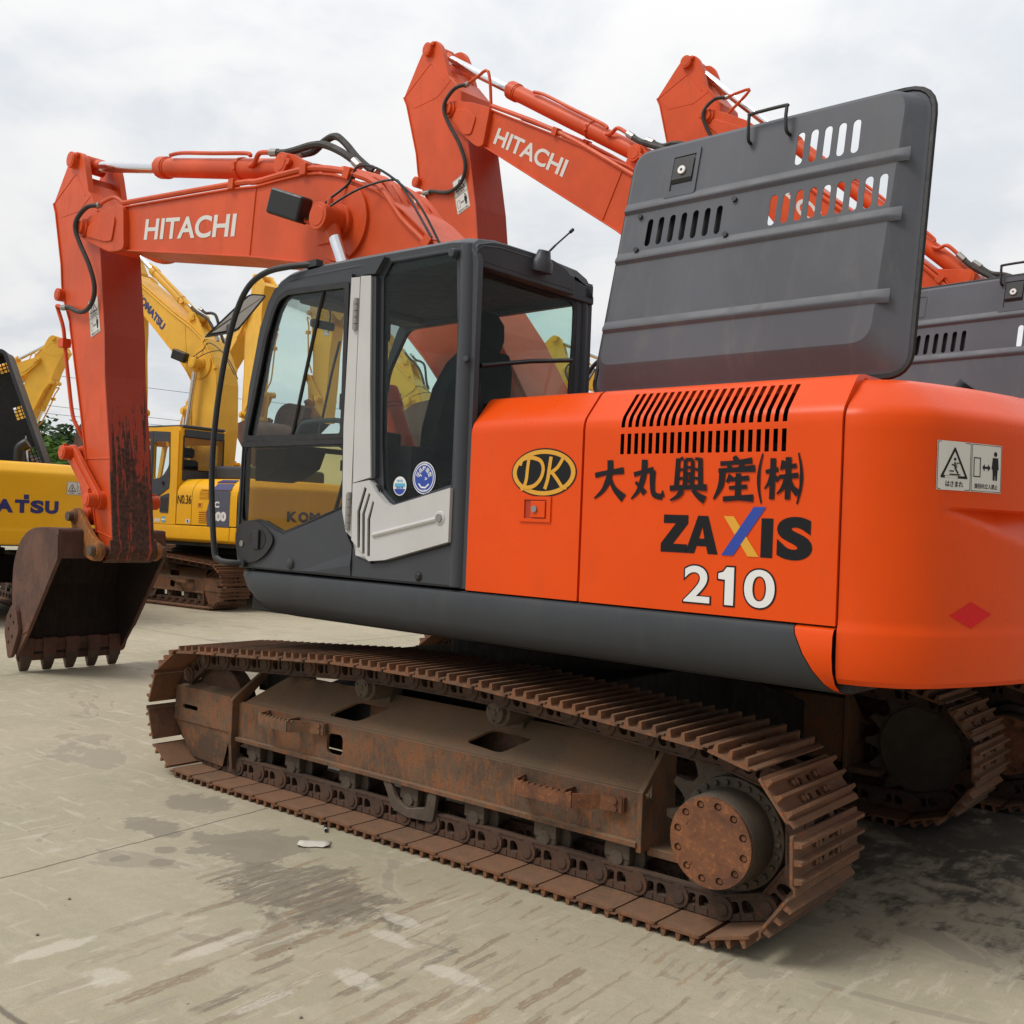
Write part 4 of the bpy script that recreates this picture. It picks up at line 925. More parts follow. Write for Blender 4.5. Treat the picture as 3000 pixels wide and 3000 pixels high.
    for y in (.50, 1.16): cn.box(.05, .55, y-.07, y+.07, 1.70, 1.90); cn.cyl((.47, y, 1.9), (.50, y, 2.05), .014, n=8); cn.lathe([(0, .02), (.06, .03), (.10, .022)], (.50, y, 2.04), (.15, 0, 1), 10)
    cn.box(.9, 1.1, .44, .60, 1.3, 1.75); cn.build('control_console', INT, fr, bevel=.02)
    pd = MB()
    for y in (.78, .92): pd.tube([(1.02, y, 1.29), (1.0, y, 1.55), (.90, y, 1.82)], .012, 6); pd.box(.86, .93, y-.03, y+.03, 1.80, 1.86)
    pd.build('travel_lever', BPLAS, fr)
    mo = MB(); mo.box(.98, 1.04, .44, .62, 1.86, 2.06); mo.build('monitor', INT, fr, bevel=.015)
    st = MB(); st.box(.62, .66, .44, .56, 1.50, 1.62); st.build('hydraulic_switch_box', MID, fr, bevel=.02)
    # safety decal seen through the lower pane
    d = Dec(flatmap((.70, 1.02, 1.62), (-1, 0, 0), (0, 0, 1), (0, 1, 0))); d.rect(0, 0, .075, .13, 0); d.rect(0, .06, .075, .13, 1, .001); d.text('注意', .02, .08, .035, .02, 0, .002); d.build('caution_card', [WHITE2, RED], fr)
    b = MB(); b.tube(smoothpath([(.06, 1.15, 1.42), (.055, 1.2, 1.60), (.0, 1.2, 1.74), (-.15, 1.15, 1.83)], 5), [.012]*15+[.003], 8) if False else None
    # mirror stay and mirror at the front corner
    ms = MB()
    pth = [(1.20, 1.375, 1.262), (1.25, 1.43, 1.262), (1.33, 1.455, 1.275), (1.372, 1.46, 1.345), (1.425, 1.46, 1.75), (1.410, 1.455, 2.12), (1.345, 1.45, 2.45), (1.26, 1.45, 2.66), (1.17, 1.44, 2.785), (1.05, 1.42, 2.845), (.90, 1.39, 2.862), (.745, 1.335, 2.868)]
    ms.tube(smoothpath(pth, 5), .0165, 10); ms.box(.70, .80, 1.31, 1.355, 2.85, 2.885); ms.cyl((1.19, 1.36, 1.262), (1.19, 1.40, 1.262), .02, n=12)
    mst = ms.build('mirror_stay', BPLAS, fr)
    A_, B_, C_2, D_ = (Vector(p) for p in ((1.40, 1.155, 2.818), (1.43, 1.262, 2.806), (1.43, 1.540, 2.515), (1.40, 1.345, 2.576)))
    cen = (A_+B_+C_2+D_)/4; nrm = (A_-C_2).cross(B_-D_).normalized(); nrm = nrm if nrm.x < 0 else -nrm
    mir = MB(); e1 = (A_-C_2).normalized(); e2 = nrm.cross(e1).normalized()
    ol = [((p-cen).dot(e1), (p-cen).dot(e2)) for p in (A_, B_, C_2, D_)]; ol = rnd(ol, .03, 4)
    vs, fs = fill(ol, [], .035); mir.add([tuple(cen+e1*p[0]+e2*p[1]+nrm*(p[2]-.02)) for p in vs], fs)
    ol2 = inset(ol, .010); mir.add([tuple(cen+e1*p[0]+e2*p[1]+nrm*.0005) for p in ol2], [tuple(range(len(ol2)))], 1)
    mir.tube([tuple(cen+nrm*-.03), tuple(cen+nrm*-.05+Vector((0, .06, -.03))), (1.33, 1.45, 2.5)], .012, 6)
    mir.build('mirror', [BPLAS, MIRR], mst, smooth=20)
    return fr

def hitachi_body(root, rz, full=True, hood_kw=None, number='210'):
    # belt skirt along the left side
    PR = [(1.340, 1.226), (1.364, 1.218), (1.374, 1.195), (1.376, 1.13), (1.366, 1.075), (1.338, 1.030), (1.29, 1.000), (1.22, .986), (.9, .98)]
    def skirt(sg):
        xf = lambda z: 1.300-max(0, (1.20-z))**1.6*3.2 if z < 1.2 else 1.302
        xr = lambda z: -2.057-max(0, 1.222-z)**1.35*.95
        ts = [0, .010, .02, .04, .3, .7, 1.0]; mb = MB(); rows = []
        for i, t in enumerate(ts):
            sh = (.085, .040, .018, .004, 0, 0, 0)[i]
            rows.append([(xf(z)+(xr(z)-xf(z))*t, sg*(y-sh if y > 1.0 else y), z+(.012 if z < 1.0 and i < 1 else 0)) for y, z in PR])
        mb.grid(rows); mb.add(rows[0], [tuple(range(len(PR)))])
        s = mb.build('side_skirt', GREY, root, rz=rz, smooth=40)
        mb = MB(); rows = [[(xr(z)-.004, sg*y, z) for y, z in PR], [((xr(z)-2.203)/2, sg*y, z) for y, z in PR], [(-2.203, sg*y, z) for y, z in PR]]
        mb.grid(rows); mb.build('skirt_corner', ORANGE, root, rz=rz, smooth=40)
        return s
    skirt(1)
    if full: skirt(-1)
    counterweight(root, ORANGE, rz)
    # turntable deck and everything dark below and behind the panels
    mb = MB(); mb.box(-2.25, 1.22, -1.30, 1.30, 1.0, 1.215); mb.box(-1.9, 1.0, -.7, .7, .96, 1.02); mb.box(-2.2, -.48, -.6, .86, 2.02, 2.09); mb.box(-1.09, -.5, -.55, 1.30, 1.25, 2.0)
    mb.box(-2.19, -1.13, -.5, .95, 1.25, 1.90); mb.cyl((-1.9, .2, 1.95), (-1.2, .2, 1.95), .06)
    mb.box(-.2, .9, -.34, -.27, 1.2, 2.0); mb.box(-.2, .9, .27, .34, 1.2, 2.0)
    mb.build('turntable_frame', ENGM, root, bevel=.01, rz=rz)
    # right-hand boxes
    mb = MB(); side_profile_panel(mb, -2.203, -.50, 0, SIDE, -1); mb.box(-2.203, -.50, -1.0, -.6, 2.10, 2.113); mb.box(-.50, -.49, -1.354, -.5, 1.24, 2.08)
    mb.box(-.47, 1.15, -1.34, -.42, 1.235, 1.72)
    mb.build('right_side_boxes', ORANGE, root, bevel=.012, rz=rz)
    # left panels
    mb = MB(); side_profile_panel(mb, -.474, -1.1005)
    for x in (-.474, -1.1005):
        e = [(x, y, z) for y, z in SIDE]; mb.grid([e, [(p[0], p[1]-.03, p[2]) if p[2] < 2.0 else (p[0], p[1]-.02, p[2]-.03) for p in e]])
    mb.grid([[(x, y-.03, z) for x, y, z in [(-.474, q[0], q[1]) for q in SIDE[5:]]], [(-.455, q[0]-.05, q[1]-.02) for q in SIDE[5:]]])
    dp = mb.build('utility_door', ORANGE, root, rz=rz, smooth=30)
    lp = louvred_panel(root, rz)
    mb = MB(); mb.box(-2.209, -.46, .80, 1.17, 2.060, 2.098); mb.box(-2.204, -2.20, .9, 1.2, 1.3, 2.05)
    mb.build('deck_cover', ORANGE, root, rz=rz)
    # latch with key lock
    u = -1; lb = MB()
    X = lambda a: -.778-a
    vs, fs = fill([(X(0), 1.548), (X(.172), 1.548), (X(.172), 1.656), (X(0), 1.656)], [[(X(.028), 1.562), (X(.150), 1.562), (X(.150), 1.642), (X(.028), 1.642)]], .008)
    lb.add([(p[0], 1.358+p[2], p[1]) for p in vs], fs); lb.add([(X(.028), 1.3562, 1.562), (X(.150), 1.3562, 1.562), (X(.150), 1.3562, 1.642), (X(.028), 1.3562, 1.642)], [(0, 1, 2, 3)], 1)
    lb.box(X(.145), X(.066), 1.357, 1.366, 1.566, 1.636)
    la = lb.build('door_latch', [ORANGE, plain('latch_recess', (.42, .035, .008), .5)], dp, bevel=.003)
    b = MB(); b.cyl((X(.090), 1.366, 1.602), (X(.090), 1.373, 1.602), .0145, n=16); b.build('latch_lock', STEEL, la)
    # emblem
    fm = flatmap((0, 1.3555, 0), (-1, 0, 0), (0, 0, 1), (0, 1, 0), .0015); d = Dec(fm); cx, cz = .901, 1.757
    E = lambda a, b: circ(cx, cz, a, 56, b)
    d.poly(E(.177, .103), 1); d.poly(E(.171, .097), 0, .0006, [E(.148, .079)])
    # letters of the emblem as brush-like strokes
    def S(pts, wd): d.stroke([(cx+a, cz+b) for a, b in [tuple(p) for p in smoothpath(pts, 5)]] if len(pts) > 2 else [(cx+a, cz+b) for a, b in pts], wd, 0, .0012+.0002*len(d.mb.f) % .0012)
    S([(-.128, .030), (-.120, .052), (-.095, .062), (-.055, .062), (-.015, .048), (.0, .015), (-.012, -.025), (-.045, -.055), (-.085, -.064), (-.100, -.058)], .017)
    S([(-.082, .058), (-.088, .01), (-.092, -.03), (-.105, -.062), (-.122, -.072)], .017)
    S([(.040, .066), (.032, .01), (.026, -.03), (.012, -.070)], .018); S([(.108, .066), (.075, .020), (.033, -.004)], .016); S([(.045, .004), (.078, -.03), (.105, -.060), (.128, -.062)], .016)
    d.build('emblem', [GOLD, DBLK], dp)
    # owner's name: brush lettering
    d = Dec(flatmap((0, 1.3565, 0), (-1, 0, 0), (0, 0, 1), (0, 1, 0), .0020))
    def brush(x0, z0, wd, h, strokes):
        for k, (pts, ws) in enumerate(strokes):
            P = smoothpath([(x0+a*wd, z0+b*h) for a, b in pts], 4) if len(pts) > 2 else [(x0+a*wd, z0+b*h) for a, b in pts]
            m = len(P); W_ = [1.32*(ws[0]+(ws[-1]-ws[0])*i/(m-1) if len(ws) == 2 else (ws[0]+(ws[1]-ws[0])*min(1, 2*i/(m-1)) if i < m/2 else ws[1]+(ws[2]-ws[1])*(2*i/(m-1)-1)))*h for i in range(m)]
            d.stroke([tuple(p) for p in P], W_, 0, .00012*k)
    B1, B2 = (.07, .12), (.12, .05)
    brush(1.170, 1.648, .150, .160, [([(.02, .60), (.35, .66), (.95, .72)], (.10, .09, .13)), ([(.50, .98), (.50, .62), (.32, .25), (.02, .02)], (.13, .13, .03)), ([(.50, .58), (.66, .28), (.98, .03)], (.06, .10, .17))])
    brush(1.350, 1.648, .150, .160, [([(.08, .62), (.35, .68), (.68, .74)], (.09, .08, .11)), ([(.66, .72), (.66, .40), (.72, .14), (.98, .08)], (.13, .10, .11)), ([(.98, .08), (.98, .24)], (.10, .02)), ([(.40, .98), (.38, .60), (.25, .25), (.02, .02)], (.13, .12, .03)), ([(.14, .44), (.30, .30), (.44, .16)], (.05, .12))])
    # 興
    st = [([(.20, .97), (.17, .30)], (.09, .10)), ([(.20, .92), (.34, .98)], (.05, .06)), ([(.22, .70), (.34, .72)], (.05, .05)), ([(.22, .50), (.34, .52)], (.05, .05)),
          ([(.80, .97), (.83, .30)], (.09, .10)), ([(.66, .96), (.80, .94)], (.05, .06)), ([(.66, .72), (.80, .70)], (.05, .05)), ([(.66, .52), (.80, .50)], (.05, .05)),
          ([(.40, .94), (.40, .34)], (.07, .08)), ([(.40, .94), (.60, .94)], (.06, .06)), ([(.60, .94), (.60, .34)], (.07, .08)), ([(.44, .76), (.56, .76)], (.05, .05)), ([(.45, .62), (.45, .44)], (.05, .05)), ([(.55, .62), (.55, .44)], (.05, .05)), ([(.45, .62), (.55, .62)], (.05, .05)), ([(.45, .44), (.55, .44)], (.05, .05)),
          ([(.0, .28), (.5, .31), (1.0, .30)], (.10, .08, .12)), ([(.34, .24), (.22, .10), (.02, .0)], (.12, .08, .03)), ([(.62, .24), (.78, .12), (.96, .02)], (.05, .10, .15))]
    brush(1.530, 1.648, .160, .165, st)
    st = [([(.48, 1.0), (.54, .90)], (.07, .12)), ([(.14, .84), (.5, .86), (.92, .90)], (.08, .07, .11)), ([(.34, .80), (.40, .72)], (.06, .10)), ([(.70, .84), (.60, .72)], (.10, .05)), ([(.10, .68), (.5, .70), (1.0, .73)], (.08, .08, .12)),
          ([(.20, .68), (.17, .35), (.0, .04)], (.12, .11, .03)), ([(.42, .58), (.32, .42)], (.10, .05)), ([(.38, .48), (.86, .52)], (.06, .09)), ([(.38, .30), (.82, .33)], (.06, .08)), ([(.60, .62), (.60, .06)], (.10, .11)), ([(.24, .05), (.6, .08), (.98, .08)], (.09, .08, .13))]
    brush(1.720, 1.648, .165, .165, st)
    P = [(.07, 1.02), (.0, .75), (-.02, .5), (.0, .25), (.07, -.02)]
    brush(1.903, 1.646, .15, .172, [(P, (.025, .06, .025)), ([(1.05-a, b) for a, b in P], (.025, .06, .025))])
    st = [([(.02, .66), (.40, .72)], (.07, .09)), ([(.24, .98), (.23, .02)], (.11, .10)), ([(.22, .66), (.14, .42), (.0, .26)], (.08, .07, .02)), ([(.27, .58), (.42, .46)], (.05, .10)),
          ([(.56, .92), (.48, .70)], (.09, .04)), ([(.48, .76), (.94, .80)], (.06, .09)), ([(.42, .54), (1.0, .58)], (.07, .10)), ([(.70, 1.0), (.70, .02)], (.11, .10)), ([(.66, .54), (.56, .30), (.38, .14)], (.09, .08, .02)), ([(.72, .54), (.84, .30), (1.02, .16)], (.06, .09, .14))]
    brush(1.924, 1.655, .128, .152, st)
    d.build('owner_lettering', KBLK, lp)
    # model lettering
    d = Dec(fm)
    def Z(pts, mi=0, k=0.0): d.poly(pts, mi, k)
    x, z, h = 1.497, 1.454, .140
    Z([(1.507, 1.594), (1.615, 1.594), (1.615, 1.562), (1.551, 1.484), (1.613, 1.484), (1.613, 1.452), (1.497, 1.452), (1.497, 1.484), (1.561, 1.562), (1.507, 1.562)])
    Ao = [(1.657, 1.593), (1.700, 1.593), (1.745, 1.452), (1.703, 1.452), (1.695, 1.480), (1.655, 1.480), (1.645, 1.452), (1.606, 1.452)]
    d.poly(Ao, 0, 0, [[(1.664, 1.508), (1.687, 1.508), (1.677, 1.552)]])
    Z([(1.765, 1.594), (1.806, 1.594), (1.911, 1.451), (1.867, 1.451)], 2, .0006); Z([(1.885, 1.630), (1.934, 1.630), (1.808, 1.451), (1.760, 1.451)], 1, .0012)
    Z([(1.917, 1.590), (1.963, 1.590), (1.963, 1.450), (1.917, 1.450)])
    d.text('S', 1.978, 1.446, .134, .152, 0, 0, .055)
    d.build('model_lettering', [DBLK, DBLUE, GOLD], lp)
    d = Dec(fm)
    for k, (chh, xx, ww) in enumerate((('2', 1.604, .117), ('0', 1.855, .126))):
        d.text(chh, xx-.003, 1.264, ww+.006, .148, 1, 0, .040); d.text(chh, xx+.0032, 1.270, ww-.0064, .136, 0, .0008, .016)
    one = [(1.816, 1.408), (1.816, 1.270), (1.780, 1.270), (1.780, 1.362), (1.752, 1.364), (1.752, 1.384), (1.772, 1.390), (1.786, 1.408)]
    d.poly(inset(one, -.0062), 1); d.poly(one, 0, .0008)
    d.build('model_number', [WHITE2, DBLK], lp)
    # counterweight signs
    cw = [o for o in root.children if o.name.split('.')[0] == 'counterweight'][-1]
    s0, z0 = .340, 1.706
    d = Dec(lambda a, b, k: cw_point(s0+a, z0+b, -.009+.0022+k)); warning_sign(d, .312, .165); d.build('warning_label', [WHITE, DBLK], cw)
    d = Dec(lambda a, b, k: cw_point(a, b, (-.0005 if b < 1.24 else -.009)+.0022+k)); d.poly([(.421, 1.284), (.522, 1.240), (.625, 1.288), (.521, 1.330)]); d.build('red_reflector', RED, cw)
    hood(root, rz, **(hood_kw or {}))
    # exhaust stack on the far side of the deck, under-skirt stickers
    mb = MB(); mb.tube([(-1.94, -.6, 2.05), (-1.94, -.6, 2.20), (-1.955, -.6, 2.27), (-1.99, -.6, 2.315)], .05, 16); mb.build('exhaust_stack', BPLAS, root, rz=rz)
    if full:
        d = Dec(flatmap((-1.0, 1.08, .984), (-1, 0, 0), (0, -.6, -.35), (0, .35, -.9), .002)); d.rect(0, 0, .09, .05); d.build('service_label', WHITE, root, rz=rz)
    return lp
# ------------------------------------------------------------------ boom, arm, bucket
def ribbon(mb, path, t0, t1, y0, y1, mi=0):             # strip following a 2D (x,z) path, between offsets t0..t1 to its left
    m = len(path); A = []; B = []
    for i in range(m):
        a = Vector(path[max(i-1, 0)]); b = Vector(path[min(i+1, m-1)]); t = (b-a).normalized(); n = Vector((-t.y, t.x)); p = Vector(path[i])
        A.append(tuple(p+n*t0)); B.append(tuple(p+n*t1))
    for i in range(m-1):
        vs = [(q[0], y, q[1]) for y in (y0, y1) for q in (A[i], A[i+1], B[i+1], B[i])]
        fs = [(0, 3, 2, 1), (4, 5, 6, 7), (0, 1, 5, 4), (3, 7, 6, 2)] + ([(0, 4, 7, 3)] if i == 0 else []) + ([(1, 2, 6, 5)] if i == m-2 else [])
        mb.add(vs, fs, mi)
def aff(p0, q0, scale=1.0, ang=0.0):
    c, s = cos(ang)*scale, sin(ang)*scale
    f = lambda p: (q0[0]+c*(p[0]-p0[0])-s*(p[1]-p0[1]), q0[1]+s*(p[0]-p0[0])+c*(p[1]-p0[1]))
    f.s = scale; f.a = ang
    return f
PIV = (5.547, 4.085); FOOT = (.25, 1.95)
BOOM_T = [(4.93, 4.178), (3.245, 4.03), (2.947, 3.990), (2.65, 3.982), (2.347, 3.967), (2.187, 3.941), (2.027, 3.9), (1.874, 3.849), (1.575, 3.713), (1.289, 3.523), (1.031, 3.309), (.75, 3.03), (.45, 2.67), (.14, 2.20)]
BOOM_E = [(.06, 2.02), (.09, 1.86), (.23, 1.78), (.38, 1.83)]
BOOM_B = [(.50, 1.93), (.74, 2.24), (1.03, 2.555), (1.25, 2.76), (1.50, 3.02), (1.76, 3.21), (2.037, 3.305), (2.404, 3.357), (2.998, 3.478), (4.93, 3.807)]
FORK = [(5.655, 4.150), (5.60, 4.165), (5.375, 4.190), (4.982, 4.200), (4.85, 4.165), (4.81, 3.79), (4.921, 3.783), (5.072, 3.80), (5.529, 3.972), (5.640, 4.03), (5.675, 4.09)]
FORKP = [(5.309, 4.096), (5.006, 4.115), (4.964, 4.064), (5.01, 3.885), (5.137, 3.898), (5.48, 3.995), (5.45, 4.09)]
ARM_REAR = [(5.632, 4.444), (5.454, 4.243), (5.367, 3.867), (5.219, 3.101), (5.176, 2.722), (5.030, 2.022), (4.905, 1.26)]
ARM_END = [(4.885, 1.18), (4.92, 1.10), (5.0, 1.07), (5.09, 1.10), (5.14, 1.18)]
ARM_FRONT = [(5.190, 1.317), (5.265, 1.542), (5.433, 1.954), (5.594, 2.442), (5.866, 3.218), (5.881, 3.276), (5.97, 3.42), (6.03, 3.52), (6.071, 3.632), (6.105, 3.839), (6.274, 4.369), (6.328, 4.467)]
ARM_TOP = [(6.19, 4.60), (5.95, 4.63), (5.72, 4.56)]
EARS = [(5.60, 4.40), (5.632, 4.444), (5.725, 4.712), (5.775, 4.808), (5.83, 4.862), (5.92, 4.880), (6.0, 4.862), (6.056, 4.80), (6.10, 4.75), (6.328, 4.467), (6.16, 4.30), (5.80, 4.30)]
ATOP, BCYL = (5.928, 4.800), (6.075, 3.545)
def P3(p, y): return (p[0], y, p[1])
def cylinder(root, rz, p0, p1, r, split, y=0.0, mats=None, name='hydraulic_cylinder', gland=True):
    """barrel from p1 towards p0, chrome rod out to p0; points in (x,z)"""
    a, b = Vector(P3(p0, y)), Vector(P3(p1, y)); d = b-a; m = a+d*split
    mb = MB(); mb.cyl(m, b, r, n=24); u = d.normalized()
    mb.cyl(m-u*.02, m+u*.10, r*1.16, n=24); mb.cyl(m+u*.10, m+u*.125, r*1.08, n=24)
    if gland:
        for k in range(10):
            t = 2*pi*k/10; e1 = u.orthogonal().normalized(); e2 = u.cross(e1); q = m+(e1*cos(t)+e2*sin(t))*r*1.0
            mb.cyl(q-u*.04, q, r*.11, n=6)
        mb.box(-.02, .02, -r*1.15, r*1.15, -.03, .03, 0, Matrix.Translation(a+d*(split+(1-split)*.62)))
        mb.cyl(a+d*(split+(1-split)*.62)-u*.02, a+d*(split+(1-split)*.62)+u*.02, r*1.10, n=24)
    mb.cyl((b.x, y-.09, b.z), (b.x, y+.09, b.z), r*.95, n=20)
    c = mb.build(name, mats[0], root, rz=rz, bevel=.004)
    rb = MB(); rb.cyl(a, m+u*.03, r*.62, n=20); rb.build('cylinder_rod', CHROME, c)
    eb = MB(); eb.cyl((a.x, y-.085, a.z), (a.x, y+.085, a.z), r*1.0, n=20); eb.cyl(a+u*.02, a+u*.16, r*.80, r*.66, n=16); eb.build('rod_eye', mats[1], c, bevel=.004)
    return c
def boss(mb, p, y0, y1, r, n=24, mi=0): mb.cyl(P3(p, y0), P3(p, y1), r, n=n, mi=mi)
def hose(mb, pts, r=.019, n=8, k=5): mb.tube(smoothpath(pts, k), r, n)
def bucket_group(root, rz, T, mats=None, teeth=True):
    BM, BI, TM, EM = mats
    t2 = lambda pts: [T(p) for p in pts]
    outl = [(5.97, .135), (6.095, .36), (6.085, .42), (6.125, .80), (6.115, 1.0), (6.02, 1.19), (5.87, 1.30), (5.70, 1.345), (5.246, 1.342), (5.228, 1.08), (5.74, .40)]
    mb = MB()
    sh = mb; path = rnd([(5.985, .12), (6.075, .40), (6.12, .80), (6.075, 1.15), (5.70, 1.338), (5.25, 1.335), (5.232, 1.085)], [0, .2, .25, .2, .15, .03, 0], 5)
    inset_path = [(5.955, .16), (6.035, .42), (6.085, .80), (6.0, 1.10), (5.70, 1.305), (5.27, 1.305)]
    ribbon(sh, t2(path), -.012*T.s, .012*T.s, -.50, .50, 0)
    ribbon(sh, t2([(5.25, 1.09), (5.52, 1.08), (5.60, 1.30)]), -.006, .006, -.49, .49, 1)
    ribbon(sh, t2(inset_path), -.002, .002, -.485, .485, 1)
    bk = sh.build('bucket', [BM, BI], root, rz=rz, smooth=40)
    for y in (-.50, .50):
        sp_ = MB(); sp_.prism(t2(rnd(outl, [0, 0, 0, .08, .09, .09, .09, .09, .01, .01, 0])), y-.014, y+.014)
        s1 = 1 if y > 0 else -1; sp_.prism(t2([(5.228, 1.08), (5.246, 1.30), (5.33, 1.10), (5.86, .36), (5.74, .40)]), *sorted((s1*.513, s1*.521)))
        sp_.prism(t2(inset(outl, .012)), *sorted((s1*.478, s1*.4855)), mi=1); sp_.build('side_plate', [BM, BI], bk, bevel=.004)
    lip = MB(); lip.prism(t2([(5.955, .30), (5.985, .30), (5.995, .10), (5.965, .10)]), -.50, .50); lip.build('cutting_edge', BM, bk, bevel=.004)
    for y in (-.535, .535):
        c = MB(); c.prism(t2(rnd([(6.155, .36), (6.13, .50), (6.03, .62), (5.93, .58), (5.86, .40), (5.985, .145), (6.06, .12)], .03, 3)), y-.018, y+.018)
        for q in ((6.04, .52), (5.97, .47), (6.07, .40), (5.99, .34), (6.06, .28)): boss(c, T(q), y-.026 if y < 0 else y+.015, y-.015 if y < 0 else y+.030, .017, 6)
        c.build('side_cutter', BM, bk, bevel=.005)
    if teeth:
        for k in range(5):
            y = -.43+.215*k; t = MB()
            rows = []
            for spec_, mi in ((((.31, 5.962, .016, .066), (.24, 5.972, .044, .064), (.14, 5.985, .042, .058)), 1), (((.155, 5.985, .046, .060), (.13, 5.985, .045, .057), (.06, 5.99, .028, .047), (.010, 5.995, .011, .039), (.004, 5.996, .006, .032)), 0)):
                rows = []
                for z, x, hx, hy in spec_: rows.append([(T((x+sx*hx, z))[0], y+sy*hy, T((x+sx*hx, z))[1]) for sx, sy in ((-1, -1), (-1, 1), (1, 1), (1, -1))])
                t.grid(rows, mi, close=True); t.add(rows[-1], [(0, 1, 2, 3)], mi); t.add(rows[0], [(0, 1, 2, 3)], mi)
            t.build('bucket_tooth', [TM, BM], bk, bevel=.004)
    for y in (-.27, .27):
        e = MB(); e.prism(t2(rnd([(5.475, 1.335), (5.50, 1.47), (5.43, 1.54), (5.345, 1.52), (5.10, 1.30), (4.93, 1.21), (4.90, 1.14), (4.97, 1.07), (5.10, 1.075), (5.25, 1.12), (5.28, 1.335)], .06, 4)), y-.022, y+.022)
        for q, r in (((5.425, 1.455), .062), ((5.0, 1.165), .070)): boss(e, T(q), min(y, y*1.16), max(y, y*1.16), r*.95); boss(e, T(q), y-.03, y+.03, r*1.12)
        e.build('bucket_ear', EM, bk, bevel=.006)
    for q, r in (((5.425, 1.455), .043), ((5.0, 1.165), .046)):
        pn = MB(); pn.cyl(P3(T(q), -.36), P3(T(q), .36), r, n=20)
        for sg in (-1, 1): pn.cyl(P3(T(q), sg*.356), P3(T(q), sg*.362), r*.55, n=14)
        pn.build('bucket_pin', TM, bk, bevel=.006)
    return bk
def front(root, rz, boom_t, boom_b, T, fork=None, forkp=None, piv=PIV, text=('HITACHI', (4.565, 3.838), (3.209, 3.659), .178), mats=None, acyl=None, bpin=(1.90, 3.545), bbase=(.72, 1.33),
          seam=((2.95, 3.985), (2.998, 3.482)), textmat=None, pipes=True, detail=True, bucket=True, arm_text=True, bm_rust=None, decal=None, bang=0.0):
    BMm, AMm, REAR, EYE = mats
    hw = .21
    mb = MB(); poly = boom_t+BOOM_E+boom_b
    mb.prism(poly, -hw, hw)
    ribbon(mb, boom_t, -.011, .004, -hw-.020, hw+.020); ribbon(mb, boom_b, -.011, .004, -hw-.020, hw+.020)
    if seam:
        for s_ in (-1, 1):
            a, b = Vector(seam[0]), Vector(seam[1]); mb.tube([P3(a, s_*hw), P3(b, s_*hw)], .010, 6)
    for s_ in (-1, 1):
        boss(mb, FOOT, s_*.20, s_*.30, .13); boss(mb, bpin, s_*.20, s_*.235, .26, 40); boss(mb, bpin, s_*.22, s_*.27, .12)
    boom = mb.build('boom', BMm, root, rz=rz, bevel=.004, smooth=30)
    for s_ in (-1, 1):
        fk = MB(); y0, y1 = sorted((s_*.200, s_*.262)); fk.prism(rnd(fork or FORK, .05, 4), y0, y1)
        y0, y1 = sorted((s_*.258, s_*.276)); fk.prism(rnd(forkp or FORKP, .035, 4), y0, y1)
        boss(fk, piv, s_*.20, s_*.285, .085); boss(fk, piv, s_*.28, s_*.315, .058); q = (piv[0]+.085, piv[1]+.035); boss(fk, q, s_*.262, s_*.30, .040)
        fk.prism([(q[0], q[1]+.04), (piv[0], piv[1]+.055), (piv[0]-.04, piv[1]-.05), (q[0], q[1]-.04)], *sorted((s_*.285, s_*.297)))
        fk.build('boom_fork', BMm, boom, bevel=.005)
    # boom cylinders on both sides
    for s_ in (-1, 1):
        y = .34*s_
        cylinder(root, rz, bpin, bbase, .072, .55, y, (BMm, EYE), 'boom_cylinder', False)
        b = MB(); boss(b, bpin, s_*.26, s_*.44, .092, 28); boss(b, bpin, s_*.435, s_*.445, .068, 24); b.cyl((bpin[0]-.03, s_*.36, bpin[1]+.085), (bpin[0]-.03, s_*.36, bpin[1]+.13), .022, n=8)
        b.build('boom_pin', BMm, boom, bevel=.006)
    # ---------------- arm
    A_ = lambda L: [T(p) for p in L]
    mb = MB(); ah = .19*min(T.s, 1.1)
    mb.prism(A_(ARM_REAR+ARM_END+ARM_FRONT+ARM_TOP), -ah, ah)
    ribbon(mb, A_(ARM_FRONT), -.012, .003, -ah-.014, ah+.014); ribbon(mb, A_(ARM_REAR[:3]), -.010, .003, -ah-.010, ah+.010)
    ribbon(mb, A_([(6.325, 4.460), (5.93, 4.66), (5.885, 4.66), (5.70, 4.43)]), -.008, .008, -ah-.009, ah+.009)
    for zz in ((5.44, 1.98, 4.99, 1.93),): mb.tube([P3(T((zz[0], zz[1])), ah), P3(T((zz[2]+.03, zz[3]+.05)), ah)], .008, 6)
    mb.tube([P3(T((5.19, 1.33)), ah), P3(T((4.93, 1.28)), ah)], .008, 6)
    arm = mb.build('arm', AMm, root, rz=rz, bevel=.004, smooth=30)
    rp = MB(); ribbon(rp, A_(ARM_REAR[2:]), -.012, .004, -ah-.006, ah+.006); ribbon(rp, A_([ARM_REAR[-1]]+ARM_END), -.012, .004, -ah-.03, ah+.03)
    rp.build('arm_rear_plate', REAR, arm, smooth=30)
    for s_ in (-1, 1):
        er = MB(); er.prism(rnd(A_(EARS), .03, 3), *sorted((s_*(ah-.055), s_*(ah+.004)))); boss(er, T(ATOP), s_*(ah-.05), s_*(ah+.055), .075); boss(er, T(ATOP), s_*(ah+.05), s_*(ah+.060), .055); boss(er, T((5.86, 4.84)), s_*(ah), s_*(ah+.03), .026, 6); er.build('arm_bracket', AMm, arm, bevel=.006)
    for q, r in ((BCYL, .060), ((5.131, 1.605), .085)):
        er = MB(); boss(er, T(q), -(ah+.055), ah+.055, r); boss(er, T(q), -(ah+.06), ah+.06, r*.7); er.build('arm_pin', AMm, arm, bevel=.006)
